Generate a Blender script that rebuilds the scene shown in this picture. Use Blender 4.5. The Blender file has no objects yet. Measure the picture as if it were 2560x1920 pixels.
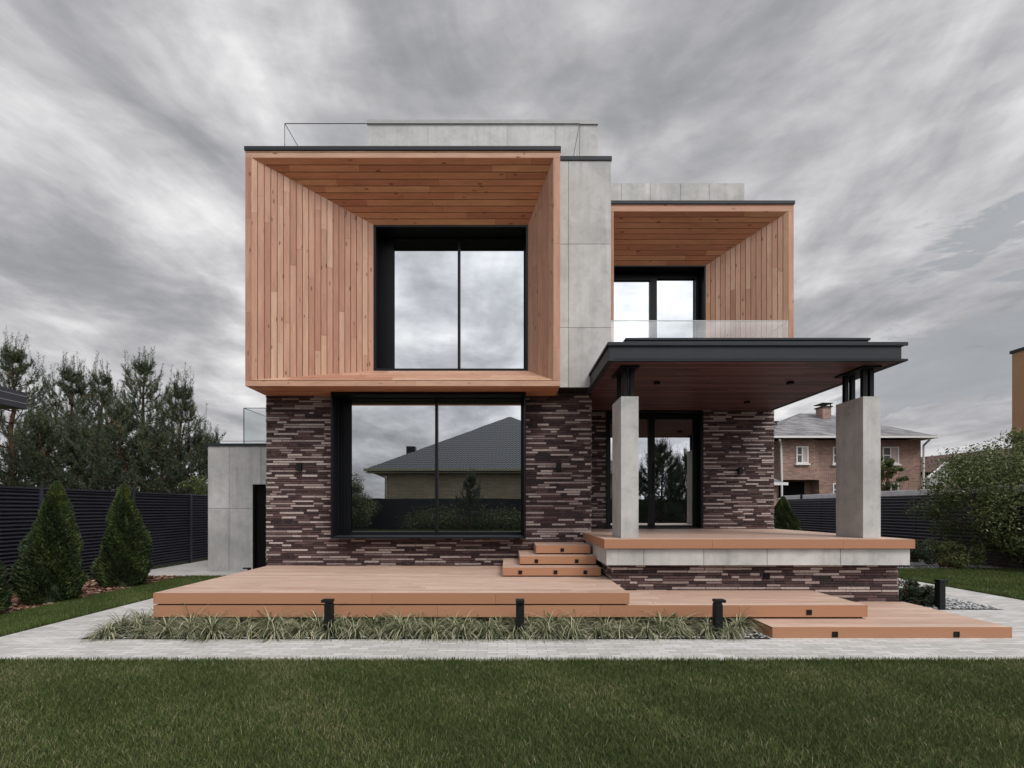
import bpy, math, random
import numpy as np
from mathutils import Vector, Matrix
random.seed(7); rng = np.random.default_rng(7)
sc = bpy.context.scene
COL = sc.collection
F = 1250.0; CX = 1268.0; CY = 1271.0; EYE = 1.56
def at(px, py, D):            # surveyed picture point -> world point at depth D
    return ((px-CX)*D/F, D, EYE+(CY-py)*D/F)

# ------------------------------------------------------------------ objects
def props(o, label=None, cat=None, group=None, kind=None):
    if label: o['label'] = label
    if cat: o['category'] = cat
    if group: o['group'] = group
    if kind: o['kind'] = kind
    return o
def empty(name, loc=(0,0,0), rz=0, label=None, cat=None, group=None, parent=None):
    o = bpy.data.objects.new(name, None); COL.objects.link(o)
    o.empty_display_size = .2
    o.location = loc; o.rotation_euler = (0,0,rz)
    if parent: o.parent = parent
    return props(o, label, cat, group)
class MB:
    def __init__(s): s.v=[]; s.f=[]; s.r=[]; s.uv=[]; s.o=(0,0,0)
    def poly(s, pts, rnd=.5, uv=None):
        b=len(s.v); s.v.extend([tuple(p) for p in pts]); s.f.append(tuple(range(b,b+len(pts)))); s.r.append(rnd)
        s.uv.append(uv if uv else [(0,0)]*len(pts))
    def box(s, x0,x1,y0,y1,z0,z1, rnd=.5):
        if x0>x1: x0,x1=x1,x0
        if y0>y1: y0,y1=y1,y0
        if z0>z1: z0,z1=z1,z0
        P=[(x0,y0,z0),(x1,y0,z0),(x1,y1,z0),(x0,y1,z0),(x0,y0,z1),(x1,y0,z1),(x1,y1,z1),(x0,y1,z1)]
        for q in ((0,1,5,4),(1,2,6,5),(2,3,7,6),(3,0,4,7),(4,5,6,7),(3,2,1,0)):
            s.poly([P[i] for i in q], rnd)
        return s
    def frame(s, x0,x1,z0,z1,y0,y1,w,wt=None,wb=None,wl=None,wr=None):
        wt=w if wt is None else wt; wb=w if wb is None else wb; wl=w if wl is None else wl; wr=w if wr is None else wr
        s.box(x0,x0+wl,y0,y1,z0,z1); s.box(x1-wr,x1,y0,y1,z0,z1)
        s.box(x0+wl,x1-wr,y0+.002,y1,z1-wt,z1); s.box(x0+wl,x1-wr,y0+.002,y1,z0,z0+wb); return s
    def tube(s, p, q, r0, r1=None, n=8, cap=True, rnd=.5):
        r1=r0 if r1 is None else r1
        p=Vector(p); q=Vector(q); d=(q-p).normalized()
        a=d.orthogonal().normalized(); b=d.cross(a)
        R=[[c+(a*math.cos(2*math.pi*i/n)+b*math.sin(2*math.pi*i/n))*r for i in range(n)] for c,r in ((p,r0),(q,r1))]
        for i in range(n):
            j=(i+1)%n; s.poly([R[0][i],R[0][j],R[1][j],R[1][i]],rnd)
        if cap: s.poly(R[1],rnd); s.poly(R[0][::-1],rnd)
        return s
    def path(s, pts, r, n=8):
        for a,b in zip(pts[:-1],pts[1:]): s.tube(a,b,r,r,n)
        return s
    def build(s, name, mat, parent=None, bevel=0, **kw):
        me=bpy.data.meshes.new(name); me.from_pydata(s.v,[],s.f)
        at_=me.attributes.new('rnd','FLOAT','FACE'); at_.data.foreach_set('value',s.r)
        u=me.uv_layers.new(name='UVMap'); flat=[c for q in s.uv for p in q for c in p]
        u.data.foreach_set('uv',flat)
        me.materials.append(mat); me.update()
        o=bpy.data.objects.new(name,me); COL.objects.link(o)
        if parent: o.parent=parent; 
        if bevel:
            import bmesh
            bm=bmesh.new(); bm.from_mesh(me); bmesh.ops.remove_doubles(bm,verts=bm.verts,dist=1e-5); bm.to_mesh(me); bm.free()
            m=o.modifiers.new('bevel','BEVEL'); m.width=bevel; m.segments=2; m.limit_method='ANGLE'
        return props(o,**kw)
def np_mesh(name, V, Fc, mat, rnd=None, parent=None, smooth=False, **kw):
    V=np.asarray(V,dtype=np.float32); Fc=np.asarray(Fc,dtype=np.int32); n,k=Fc.shape
    me=bpy.data.meshes.new(name)
    me.vertices.add(len(V)); me.vertices.foreach_set('co',V.ravel())
    me.loops.add(n*k); me.loops.foreach_set('vertex_index',Fc.ravel())
    me.polygons.add(n); me.polygons.foreach_set('loop_start',np.arange(0,n*k,k,dtype=np.int32))
    me.update(calc_edges=True)
    if rnd is not None:
        a=me.attributes.new('rnd','FLOAT','FACE'); a.data.foreach_set('value',np.asarray(rnd,dtype=np.float32))
    me.materials.append(mat); me.validate()
    if smooth: me.polygons.foreach_set('use_smooth',np.ones(len(me.polygons),dtype=bool))
    o=bpy.data.objects.new(name,me); COL.objects.link(o)
    if parent: o.parent=parent
    return props(o,**kw)
def copy_tree(o, parent=None):
    c=o.copy(); COL.objects.link(c)
    if parent: c.parent=parent
    for ch in list(o.children): copy_tree(ch,c)
    return c

# ------------------------------------------------------------------ materials
class N:
    def __init__(s,name):
        s.m=bpy.data.materials.new(name); s.m.use_nodes=True; s.t=s.m.node_tree; s.t.nodes.clear()
        s.out=s.t.nodes.new('ShaderNodeOutputMaterial'); s.b=s.t.nodes.new('ShaderNodeBsdfPrincipled')
        s.t.links.new(s.b.outputs[0],s.out.inputs[0])
    def n(s,t,**k):
        x=s.t.nodes.new('ShaderNode'+t)
        for a,b in k.items(): setattr(x,a,b)
        return x
    def l(s,a,b): s.t.links.new(a,b)
    def set(s,rough=.7,spec=.4,metal=0): 
        s.b.inputs['Roughness'].default_value=rough; s.b.inputs['Specular IOR Level'].default_value=spec; s.b.inputs['Metallic'].default_value=metal
    def obj(s,scale=(1,1,1)):
        tc=s.n('TexCoord'); mp=s.n('Mapping'); s.l(tc.outputs['Object'],mp.inputs[0]); mp.inputs['Scale'].default_value=scale; return mp.outputs[0]
    def noise(s,vec,scale=5,detail=4,rough=.55,dist=0):
        x=s.n('TexNoise'); s.l(vec,x.inputs['Vector']); x.inputs['Scale'].default_value=scale; x.inputs['Detail'].default_value=detail
        x.inputs['Roughness'].default_value=rough; x.inputs['Distortion'].default_value=dist; return x.outputs['Fac']
    def ramp(s,fac,stops,interp='LINEAR'):
        x=s.n('ValToRGB'); s.l(fac,x.inputs[0]); cr=x.color_ramp; cr.interpolation=interp
        while len(cr.elements)<len(stops): cr.elements.new(.5)
        for e,(p,c) in zip(cr.elements,stops):
            e.position=p; e.color=(c if len(c)==4 else (*c,1)) if hasattr(c,'__len__') else (c,c,c,1)
        return x.outputs[0]
    def mix(s,fac,a,b,mode='MIX'):
        x=s.n('Mix',data_type='RGBA',blend_type=mode)
        for v,i in ((fac,0),(a,6),(b,7)):
            if hasattr(v,'is_linked') or hasattr(v,'links'): s.l(v,x.inputs[i])
            else: x.inputs[i].default_value=v if i==0 else ((*v,1) if len(v)==3 else v)
        return x.outputs[2]
    def math(s,op,a,b=0,clamp=False):
        x=s.n('Math',operation=op,use_clamp=clamp)
        for v,i in ((a,0),(b,1)):
            if isinstance(v,(int,float)): x.inputs[i].default_value=v
            else: s.l(v,x.inputs[i])
        return x.outputs[0]
    def attr(s,nm='rnd'):
        x=s.n('Attribute'); x.attribute_name=nm; return x.outputs['Fac']
    def bump(s,h,st=.3,d=.01):
        x=s.n('Bump'); s.l(h,x.inputs['Height']); x.inputs['Strength'].default_value=st; x.inputs['Distance'].default_value=d
        s.l(x.outputs[0],s.b.inputs['Normal'])
    def col(s,c):
        if hasattr(c,'__len__'): s.b.inputs['Base Color'].default_value=(*c,1)
        else: s.l(c,s.b.inputs['Base Color'])
def plain(name,c,rough=.5,spec=.4,var=.12,scale=6,metal=0):
    m=N(name); m.set(rough,spec,metal); f=m.noise(m.obj(),scale,5)
    lo=tuple(x*(1-var) for x in c); hi=tuple(x*(1+var) for x in c)
    m.col(m.ramp(f,[(.3,lo),(.7,hi)])); return m.m
def wood(name,stops,rough=.6,grain=.25,knots=True,spec=.3,stain=False):
    m=N(name); m.set(rough,spec)
    uv=m.n('UVMap'); mp=m.n('Mapping'); m.l(uv.outputs[0],mp.inputs[0]); mp.inputs['Scale'].default_value=(1.2,22,1)
    g=m.noise(mp.outputs[0],3.0,6,.65,1.2)
    base=m.ramp(m.attr(),stops)
    gg=m.ramp(g,[(.25,1-grain),(.75,1+grain*.45)])
    c=m.mix(1,base,gg,'MULTIPLY')
    mp2=m.n('Mapping'); m.l(uv.outputs[0],mp2.inputs[0]); mp2.inputs['Scale'].default_value=(.9,5,1)
    low=m.noise(mp2.outputs[0],1.6,3); c=m.mix(1,c,m.ramp(low,[(.3,(.86,.82,.80)),(.7,(1.08,1.08,1.06))]),'MULTIPLY')
    if knots:
        vo=m.n('TexVoronoi'); mp3=m.n('Mapping'); m.l(uv.outputs[0],mp3.inputs[0]); mp3.inputs['Scale'].default_value=(3.4,9,1)
        m.l(mp3.outputs[0],vo.inputs['Vector']); vo.inputs['Scale'].default_value=1.0
        k=m.ramp(vo.outputs['Distance'],[(.08,1),(.20,0)])
        sel=m.math('GREATER_THAN',m.noise(mp3.outputs[0],.9,0),.50)
        c=m.mix(m.math('MULTIPLY',m.math('MULTIPLY',k,sel),.8),c,(.13,.05,.025))
    if stain:
        st=m.noise(m.obj((.8,2.2,1)),1.7,6,.65,.8); c=m.mix(m.math('MULTIPLY',m.ramp(st,[(.56,0),(.70,1)]),.30),c,(.72,.60,.50))
        st2=m.noise(m.obj((1,1,1)),2.6,6,.7,.4); c=m.mix(m.math('MULTIPLY',m.ramp(st2,[(.58,0),(.74,1)]),.28),c,(.34,.24,.18))
    m.col(c); m.bump(g,.15,.004); return m.m
M={}
M['wood']=wood('larch_cladding',[(0,(.42,.215,.145)),(.25,(.50,.28,.195)),(.6,(.54,.32,.225)),(.9,(.585,.375,.27)),(1,(.56,.29,.15))],grain=.22)
M['wooddark']=wood('cladding_soffit',[(0,(.50,.20,.11)),(.5,(.60,.255,.135)),(1,(.66,.32,.165))],grain=.22)
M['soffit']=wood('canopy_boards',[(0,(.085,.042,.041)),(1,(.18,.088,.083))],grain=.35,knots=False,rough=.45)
M['deck']=wood('deck_boards',[(0,(.51,.35,.275)),(.5,(.56,.40,.32)),(1,(.61,.455,.37))],grain=.16,stain=True,knots=False,rough=.55,spec=.5)  # base paled to paint in the sky sheen on deck and terrace tops
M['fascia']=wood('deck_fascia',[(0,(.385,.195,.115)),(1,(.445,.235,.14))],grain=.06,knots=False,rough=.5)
M['gap']=plain('shadow_gap',(.02,.014,.012),.9,.1)
M['metal']=plain('anthracite_metal',(.028,.033,.039),.5,.22,.10,3)
M['metalblk']=plain('black_frame',(.007,.008,.010),.4,.2,.1,3)
M['steel']=plain('black_steel',(.008,.009,.010),.5,.2)
M['fence']=plain('fence_metal',(.030,.030,.041),.30,.5,.15,2)
M['trimlt']=plain('grey_flashing',(.36,.37,.37),.5,.5,.06)
M['white']=plain('white_trim',(.72,.72,.71),.5,.4,.05)
M['bark']=plain('pine_bark',(.10,.055,.035),.9,.1,.4,14)
M['soil']=plain('dark_soil',(.035,.028,.02),.95,.1,.4,30)
M['interior']=plain('dark_interior',(.010,.010,.011),.9,.1)
def concrete():
    m=N('concrete_panel'); m.set(.72,.3)
    v=m.obj(); a=m.noise(v,1.1,6,.6,.6); b=m.noise(v,5,6,.65,.3); f=m.noise(v,60,3,.6)
    c=m.ramp(a,[(.32,(.42,.42,.41)),(.5,(.515,.51,.50)),(.68,(.60,.592,.585))])
    c=m.mix(1,c,m.ramp(b,[(.32,(.82,.83,.825)),(.45,(.96,.96,.958)),(.65,(1.05,1.045,1.04))]),'MULTIPLY')
    c=m.mix(1,c,m.ramp(f,[(.3,.95),(.7,1.04)]),'MULTIPLY')
    vv=m.n('TexVoronoi'); m.l(v,vv.inputs['Vector']); vv.inputs['Scale'].default_value=7
    sp=m.math('MULTIPLY',m.ramp(vv.outputs['Distance'],[(.02,1),(.09,0)]),m.math('GREATER_THAN',m.noise(v,3,1),.58))
    c=m.mix(m.math('MULTIPLY',sp,.35),c,(.16,.16,.15))
    dr=m.noise(m.obj((9,9,.55)),1.0,5,.6,.2); c=m.mix(1,c,m.ramp(dr,[(.34,(.90,.90,.89)),(.5,(1,1,1)),(.7,(1.03,1.03,1.02))]),'MULTIPLY')
    # a light difference from one slab to the next
    c=m.mix(1,c,m.ramp(m.attr(),[(0,.93),(1,1.06)]),'MULTIPLY')
    m.col(c); m.bump(f,.1,.003); return m.m
M['concrete']=concrete()
def brickmat():
    m=N('long_brick'); m.set(.8,.25)
    v=m.obj(); fine=m.noise(v,38,5,.7,.5); mott=m.noise(v,9,4,.6)
    r=m.attr()
    c=m.ramp(r,[(0,(.036,.026,.027)),(.22,(.060,.038,.038)),(.45,(.095,.058,.056)),(.60,(.13,.082,.078)),(.66,(.24,.18,.17)),(.82,(.36,.295,.275)),(1,(.48,.41,.38))])
    c=m.mix(1,c,m.ramp(fine,[(.28,(.50,.48,.48)),(.5,(1,1,1)),(.75,(1.3,1.27,1.25))]),'MULTIPLY')
    c=m.mix(m.math('MULTIPLY',m.ramp(mott,[(.55,0),(.72,1)]),.35),c,(.20,.15,.14))
    m.col(c); m.bump(fine,.6,.01); return m.m
M['brick']=brickmat()
def paving():
    m=N('pale_pavers'); m.set(.8,.3)
    v=m.obj(); b=m.n('TexBrick'); m.l(v,b.inputs['Vector'])
    b.inputs['Color1'].default_value=(.44,.435,.42,1); b.inputs['Color2'].default_value=(.60,.59,.58,1); b.inputs['Mortar'].default_value=(.25,.245,.235,1)
    b.inputs['Scale'].default_value=1; b.inputs['Mortar Size'].default_value=.0035; b.inputs['Brick Width'].default_value=.22; b.inputs['Row Height'].default_value=.07; b.offset=.5
    n=m.noise(v,1.3,5,.6); n2=m.noise(m.obj((1,6,1)),14,4,.6)
    c=m.mix(1,b.outputs['Color'],m.ramp(n,[(.3,(.84,.835,.82)),(.7,(1.06,1.06,1.06))]),'MULTIPLY')
    c=m.mix(1,c,m.ramp(n2,[(.3,.93),(.7,1.05)]),'MULTIPLY')
    m.col(c); m.bump(b.outputs['Fac'],-.3,.004); return m.m
M['paving']=paving()
def leafmat(name,stops,trans=.25,rough=.55,spec=.3):
    m=N(name); m.set(rough,spec); c=m.ramp(m.attr(),stops); m.col(c)
    t=m.n('BsdfTranslucent'); m.l(c,t.inputs[0]); mx=m.n('MixShader'); mx.inputs[0].default_value=trans
    m.l(m.b.outputs[0],mx.inputs[1]); m.l(t.outputs[0],mx.inputs[2]); m.l(mx.outputs[0],m.out.inputs[0]); return m.m
M['lawn']=leafmat('lawn_blades',[(0,(.045,.066,.018)),(.45,(.092,.130,.036)),(.75,(.150,.180,.056)),(.88,(.22,.20,.10)),(1,(.38,.34,.21))])
M['lawnbright']=leafmat('fresh_lawn_blades',[(0,(.05,.08,.020)),(.6,(.11,.155,.042)),(1,(.20,.22,.09))])
M['needle']=leafmat('pine_needles',[(0,(.034,.048,.030)),(.5,(.060,.080,.048)),(.9,(.115,.135,.065)),(.96,(.16,.165,.06)),(1,(.30,.14,.07))],.15)
M['thuja']=leafmat('thuja_sprays',[(0,(.022,.036,.016)),(.45,(.050,.078,.028)),(.8,(.10,.135,.040)),(1,(.20,.23,.04))],.15)
M['leaf']=leafmat('tree_leaves',[(0,(.034,.050,.018)),(.5,(.085,.115,.036)),(.85,(.16,.19,.060)),(1,(.34,.35,.21))],.25)
M['sedge']=leafmat('sedge_blades',[(0,(.026,.040,.016)),(.38,(.085,.11,.046)),(.66,(.22,.24,.13)),(1,(.56,.54,.38))],.15)
M['juniper']=leafmat('juniper_sprays',[(0,(.016,.026,.013)),(.6,(.034,.05,.025)),(1,(.07,.09,.045))],.1)
M['shrubleaf']=leafmat('shrub_leaves',[(0,(.05,.07,.025)),(.6,(.10,.13,.045)),(1,(.22,.24,.10))],.2)
def groundmat(name,stops,sc=1.2):
    m=N(name); m.set(.95,.1); v=m.obj(); a=m.noise(v,sc,6,.6); b=m.noise(v,40,4,.7)
    c=m.ramp(a,stops); c=m.mix(1,c,m.ramp(b,[(.3,.6),(.7,1.3)]),'MULTIPLY'); m.col(c); m.bump(b,.7,.03); return m.m
M['turf']=groundmat('turf',[(.3,(.025,.035,.014)),(.7,(.045,.05,.024))])
M['mulch']=groundmat('bark_mulch',[(.3,(.10,.055,.035)),(.7,(.17,.10,.07))],6)
M['ground']=groundmat('far_ground',[(.3,(.05,.06,.03)),(.7,(.09,.09,.05))],.15)
M['chip']=leafmat('bark_chips',[(0,(.07,.03,.02)),(.5,(.17,.085,.055)),(1,(.40,.28,.22))],0,.9,.1)
M['pebble']=leafmat('pale_pebbles',[(0,(.16,.17,.18)),(.5,(.36,.37,.38)),(1,(.62,.62,.62))],0,.7,.3)
def glass():
    m=N('reflective_glass'); m.t.nodes.remove(m.b)
    g=m.n('BsdfGlossy'); g.inputs['Roughness'].default_value=.0; g.inputs['Color'].default_value=(.86,.90,.93,1)
    nb_=m.noise(m.obj(),1.3,2,.5); bu=m.n('Bump'); m.l(nb_,bu.inputs['Height']); bu.inputs['Strength'].default_value=.035; bu.inputs['Distance'].default_value=.01; m.l(bu.outputs[0],g.inputs['Normal'])
    d=m.n('BsdfDiffuse'); d.inputs[0].default_value=(.006,.008,.009,1)
    mx=m.n('MixShader'); lw=m.n('LayerWeight'); lw.inputs['Blend'].default_value=.45
    f=m.n('MapRange'); m.l(lw.outputs['Fresnel'],f.inputs[0]); f.inputs[3].default_value=.57; f.inputs[4].default_value=.98
    m.l(f.outputs[0],mx.inputs[0])
    m.l(d.outputs[0],mx.inputs[1]); m.l(g.outputs[0],mx.inputs[2]); m.l(mx.outputs[0],m.out.inputs[0]); return m.m
M['glass']=glass()
def rail_glass():
    m=N('clear_railing_glass'); m.t.nodes.remove(m.b)
    t=m.n('BsdfTransparent'); t.inputs[0].default_value=(.93,.95,.945,1); g=m.n('BsdfGlossy'); g.inputs['Roughness'].default_value=.02
    mx=m.n('MixShader'); mx.inputs[0].default_value=.16
    m.l(t.outputs[0],mx.inputs[1]); m.l(g.outputs[0],mx.inputs[2]); m.l(mx.outputs[0],m.out.inputs[0]); return m.m
M['rail']=rail_glass()
def rail2():
    m=N('roof_railing_glass'); m.t.nodes.remove(m.b)
    t=m.n('BsdfTransparent'); t.inputs[0].default_value=(.985,.99,.99,1); g=m.n('BsdfGlossy'); g.inputs['Roughness'].default_value=.02
    mx=m.n('MixShader'); mx.inputs[0].default_value=.03
    m.l(t.outputs[0],mx.inputs[1]); m.l(g.outputs[0],mx.inputs[2]); m.l(mx.outputs[0],m.out.inputs[0]); return m.m
M['rail2']=rail2()
M['glassedge']=plain('glass_edge',(.55,.58,.57),.3,.5,.05)
M['darkedge']=plain('dark_glass_edge',(.08,.085,.09),.4,.5,.05)
def smallbrick(name,c1,c2,mo,w=.26,h=.085):
    m=N(name); m.set(.85,.2); tc=m.n('TexCoord'); sp=m.n('SeparateXYZ'); m.l(tc.outputs['Object'],sp.inputs[0]); cb=m.n('CombineXYZ')
    m.l(m.math('ADD',sp.outputs[0],sp.outputs[1]),cb.inputs[0]); m.l(sp.outputs[2],cb.inputs[1])
    b=m.n('TexBrick'); m.l(cb.outputs[0],b.inputs['Vector'])
    b.inputs['Color1'].default_value=(*c1,1); b.inputs['Color2'].default_value=(*c2,1); b.inputs['Mortar'].default_value=(*mo,1)
    b.inputs['Scale'].default_value=1; b.inputs['Mortar Size'].default_value=.010; b.inputs['Brick Width'].default_value=w; b.inputs['Row Height'].default_value=h
    n=m.noise(m.obj(),.8,5); m.col(m.mix(1,b.outputs[0],m.ramp(n,[(.3,.85),(.7,1.12)]),'MULTIPLY')); return m.m
M['nbrick']=smallbrick('red_brown_brick',(.21,.115,.09),(.36,.215,.17),(.38,.33,.30))
M['ybrick']=smallbrick('buff_brick',(.46,.39,.27),(.58,.49,.34),(.27,.23,.17),.5,.12)
M['stonewall']=smallbrick('dark_stone_wall',(.05,.045,.042),(.10,.085,.08),(.02,.02,.02),.4,.08)
def shingles(name,c1,c2,sx=.5,sy=.35):
    m=N(name); m.set(.85,.2); v=m.obj(); 
    b=m.n('TexBrick'); tc=m.n('TexCoord'); sp=m.n('SeparateXYZ'); m.l(tc.outputs['Object'],sp.inputs[0]); cb=m.n('CombineXYZ')
    m.l(m.math('ADD',sp.outputs[0],sp.outputs[1]),cb.inputs[0]); m.l(sp.outputs[2],cb.inputs[1]); m.l(cb.outputs[0],b.inputs['Vector'])
    b.inputs['Color1'].default_value=(*c1,1); b.inputs['Color2'].default_value=(*c2,1); b.inputs['Mortar'].default_value=tuple(x*.6 for x in c1)+(1,)
    b.inputs['Scale'].default_value=1; b.inputs['Mortar Size'].default_value=.015; b.inputs['Brick Width'].default_value=sx; b.inputs['Row Height'].default_value=sy*.6
    n=m.noise(v,2.2,5,.7); m.col(m.mix(1,b.outputs[0],m.ramp(n,[(.3,.75),(.7,1.25)]),'MULTIPLY')); return m.m
M['shingle']=shingles('grey_shingles',(.14,.14,.15),(.29,.285,.29))
M['brownroof']=plain('brown_roof',(.075,.04,.036),.7,.3)
def tiles():
    m=N('dark_roof_tiles'); m.set(.35,.5); tc=m.n('TexCoord'); sp=m.n('SeparateXYZ'); m.l(tc.outputs['Object'],sp.inputs[0])
    wx=m.math('SINE',m.math('MULTIPLY',m.math('ADD',sp.outputs[0],sp.outputs[1]),21)); wz=m.math('FRACT',m.math('MULTIPLY',sp.outputs[2],4.6))
    h=m.math('ADD',m.math('MULTIPLY',wx,.5),wz); m.col(m.ramp(h,[(0,(.02,.022,.026)),(.5,(.10,.112,.125)),(1,(.22,.235,.255))])); m.bump(h,1,.05); return m.m
M['tiles']=tiles()
M['stucco']=plain('orange_stucco',(.44,.26,.16),.9,.2,.06,2)
M['curtain']=plain('pale_curtain',(.50,.42,.41),.9,.2,.08,3)
M['darkpane']=plain('dark_window_pane',(.10,.105,.115),.2,.5,.2,.7)

# ------------------------------------------------------------------ builders
def planks(mb, A0,A1,B0,B1, n, nrm, gap=.009, th=.012, seg=(1.2,3.2), back=True, r0=0, r1=1):
    """boards running A0->A1, stacked from A toward B; each a raised strip with its own random tone"""
    A0,A1,B0,B1=map(Vector,(A0,A1,B0,B1)); nrm=Vector(nrm).normalized()
    acr=(B0-A0); W=((B0-A0)-(A1-A0).normalized()*((B0-A0).dot((A1-A0).normalized()))).length
    g=gap/2/max(W,.01)
    for k in range(n):
        t0=k/n+g; t1=(k+1)/n-g
        L0=A0.lerp(B0,t0); L1=A0.lerp(B0,t1); H0=A1.lerp(B1,t0); H1=A1.lerp(B1,t1)
        length=(H0-L0).length; cuts=[0]; s=random.uniform(.2,seg[1])
        while s<length-.25: cuts.append(s/length); s+=random.uniform(*seg)
        cuts.append(1)
        for a,b in zip(cuts[:-1],cuts[1:]):
            e=.0012/max(length,.1) if a>0 else 0; e2=.0012/max(length,.1) if b<1 else 0
            dn=(H0-L0).normalized(); o1=(L1-L0).dot(dn); l1=(H1-L1).length    # butt joints square to the board
            def on1(q): return L1+dn*min(max(q*length-o1,0),l1)
            P=[L0.lerp(H0,a+e), L1 if a==0 else on1(a+e), H1 if b==1 else on1(b-e2), L0.lerp(H0,b-e2)]
            if (P[2]-P[1]).length<.01: P=[P[0],L1 if a<.5 else H1,P[3]]
            up=[p+nrm*th for p in P]; r=random.uniform(r0,r1); ro=random.uniform(0,60); co=random.uniform(0,60); w=W/n
            uv=[(a*length+ro,co),(a*length+ro,co+w),(b*length+ro,co+w),(b*length+ro,co)]
            uv=uv[:len(P)]; mb.poly(up,r,uv)
            for i in range(len(P)):
                j=(i+1)%len(P); mb.poly([P[i],P[j],up[j],up[i]],r,[uv[i],uv[j],uv[j],uv[i]])
def backing(mb,pts): mb.poly(pts)
def bricks(mb, org, ud, nrm, width, height, holes=(), rh=.0445, gap=.008, light=.42, lens=(.16,.52)):
    org=Vector(org); ud=Vector(ud); nrm=Vector(nrm); up=Vector((0,0,1))
    rows=int(round(height/rh)); rh=height/rows; prev=[]
    for r in range(rows):
        cur=[]
        v0=r*rh; v1=v0+rh; u=-random.uniform(0,.4); run=random.random()
        iv=[(0,width)]
        for (a,b,c,d) in holes:
            if v0<d-1e-4 and v1>c+1e-4:
                nv=[]
                for (p,q) in iv:
                    if a>p: nv.append((p,min(q,a)))
                    if b<q: nv.append((max(p,b),q))
                iv=[x for x in nv if x[1]-x[0]>.005]
        while u<width:
            L=random.uniform(*lens); 
            if random.random()<.3: L*=.55
            ov=sum(max(0,min(u+L,q_)-max(u,p_)) for p_,q_ in prev)/L
            pl=light*(.45 if ov>.35 else 1.35)
            if random.random()<pl: tone=random.uniform(.64,1); cur.append((u,u+L))
            else: tone=random.uniform(0,.60)
            for (p,q) in iv:
                a=max(u,p); b=min(u+L,q)
                if b-a<.012: continue
                t=random.uniform(.006,.018); gz=random.uniform(.003,.0075)
                P=[org+ud*x+up*z for x,z in ((a+gap/2,v0+gz),(b-gap/2,v0+gz),(b-gap/2,v1-gz),(a+gap/2,v1-gz))]; 
                if q-p>0 and abs(a-p)<1e-6: P[0]=org+ud*a+up*(v0+gz); P[3]=org+ud*a+up*(v1-gz)
                if abs(b-q)<1e-6: P[1]=org+ud*b+up*(v0+gz); P[2]=org+ud*b+up*(v1-gz)
                U=[x+nrm*t for x in P]; mb.poly(U,tone)
                for i in range(4):
                    j=(i+1)%4; mb.poly([P[i],P[j],U[j],U[i]],tone)
            u+=L
        prev=cur
def slabs(mb, x0,x1,y0,y1,z0,z1, xs=(), zs=(), gap=.008):
    """concrete cladding: separate slabs with open joints in front of a core"""
    mb.box(x0+.01,x1-.01,y0+.02,y1,z0+.005,z1-.005,.0)
    X=[x0,*xs,x1]; Z=[z0,*zs,z1]
    for i in range(len(X)-1):
        for j in range(len(Z)-1):
            a=X[i]+(gap/2 if i else 0); b=X[i+1]-(gap/2 if i<len(X)-2 else 0); c=Z[j]+(gap/2 if j else 0); d=Z[j+1]-(gap/2 if j<len(Z)-2 else 0)
            mb.box(a,b,y0,y0+.018,c,d,random.random())

# =================================================================== SETTING
def sheet(name,x0,x1,y0,y1,z,mat,**kw):
    b=MB(); b.poly([(x0,y0,z),(x1,y0,z),(x1,y1,z),(x0,y1,z)]); return b.build(name,mat,kind='structure',**kw)
sheet('ground',-400,400,-400,400,-.03,M['ground'])
# pale paving: several flush strips in one mesh, each butting the next
b=MB()
for (x0,x1,y0,y1) in ((-14,16,5.12,5.96),(-6.15,-5.1,5.96,11.4),(-5.1,6.3,6.5,17),(3.15,16,5.96,6.5),(-9.05,-5.1,11.4,24),(6.3,16,6.5,7.68),(7.65,8.75,7.68,24)):
    b.poly([(x0,y0,0),(x1,y0,0),(x1,y1,0),(x0,y1,0)])
b.build('paving',M['paving'],kind='structure')
b=MB()
for (x0,x1,y0,y1) in ((-14,16,-18,5.11),(-7.3,-6.16,5.97,11.38),(8.76,13,7.7,12.8)):
    b.poly([(x0,y0,.0),(x1,y0,.0),(x1,y1,.0),(x0,y1,.0)])
b.build('lawn_soil',M['turf'],kind='structure')
b=MB(); b.poly([(-9.05,5.97,.0),(-7.31,5.97,.0),(-7.31,11.38,.0),(-9.05,11.38,.0)]); b.build('mulch_bed',M['mulch'],kind='structure')
b=MB(); b.poly([(-5.09,5.97,.0),(3.14,5.97,.0),(3.14,6.49,.0),(-5.09,6.49,.0)]); b.build('planting_bed',M['soil'],kind='structure')
b=MB(); b.poly([(6.31,7.70,.0),(7.64,7.70,.0),(7.64,17,.0),(6.31,17,.0)]); b.poly([(8.76,12.82,.0),(13,12.82,.0),(13,24,.0),(8.76,24,.0)]); b.build('gravel_bed',plain('gravel_base',(.2,.2,.2),.9,.1,.5,40),kind='structure')

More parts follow.
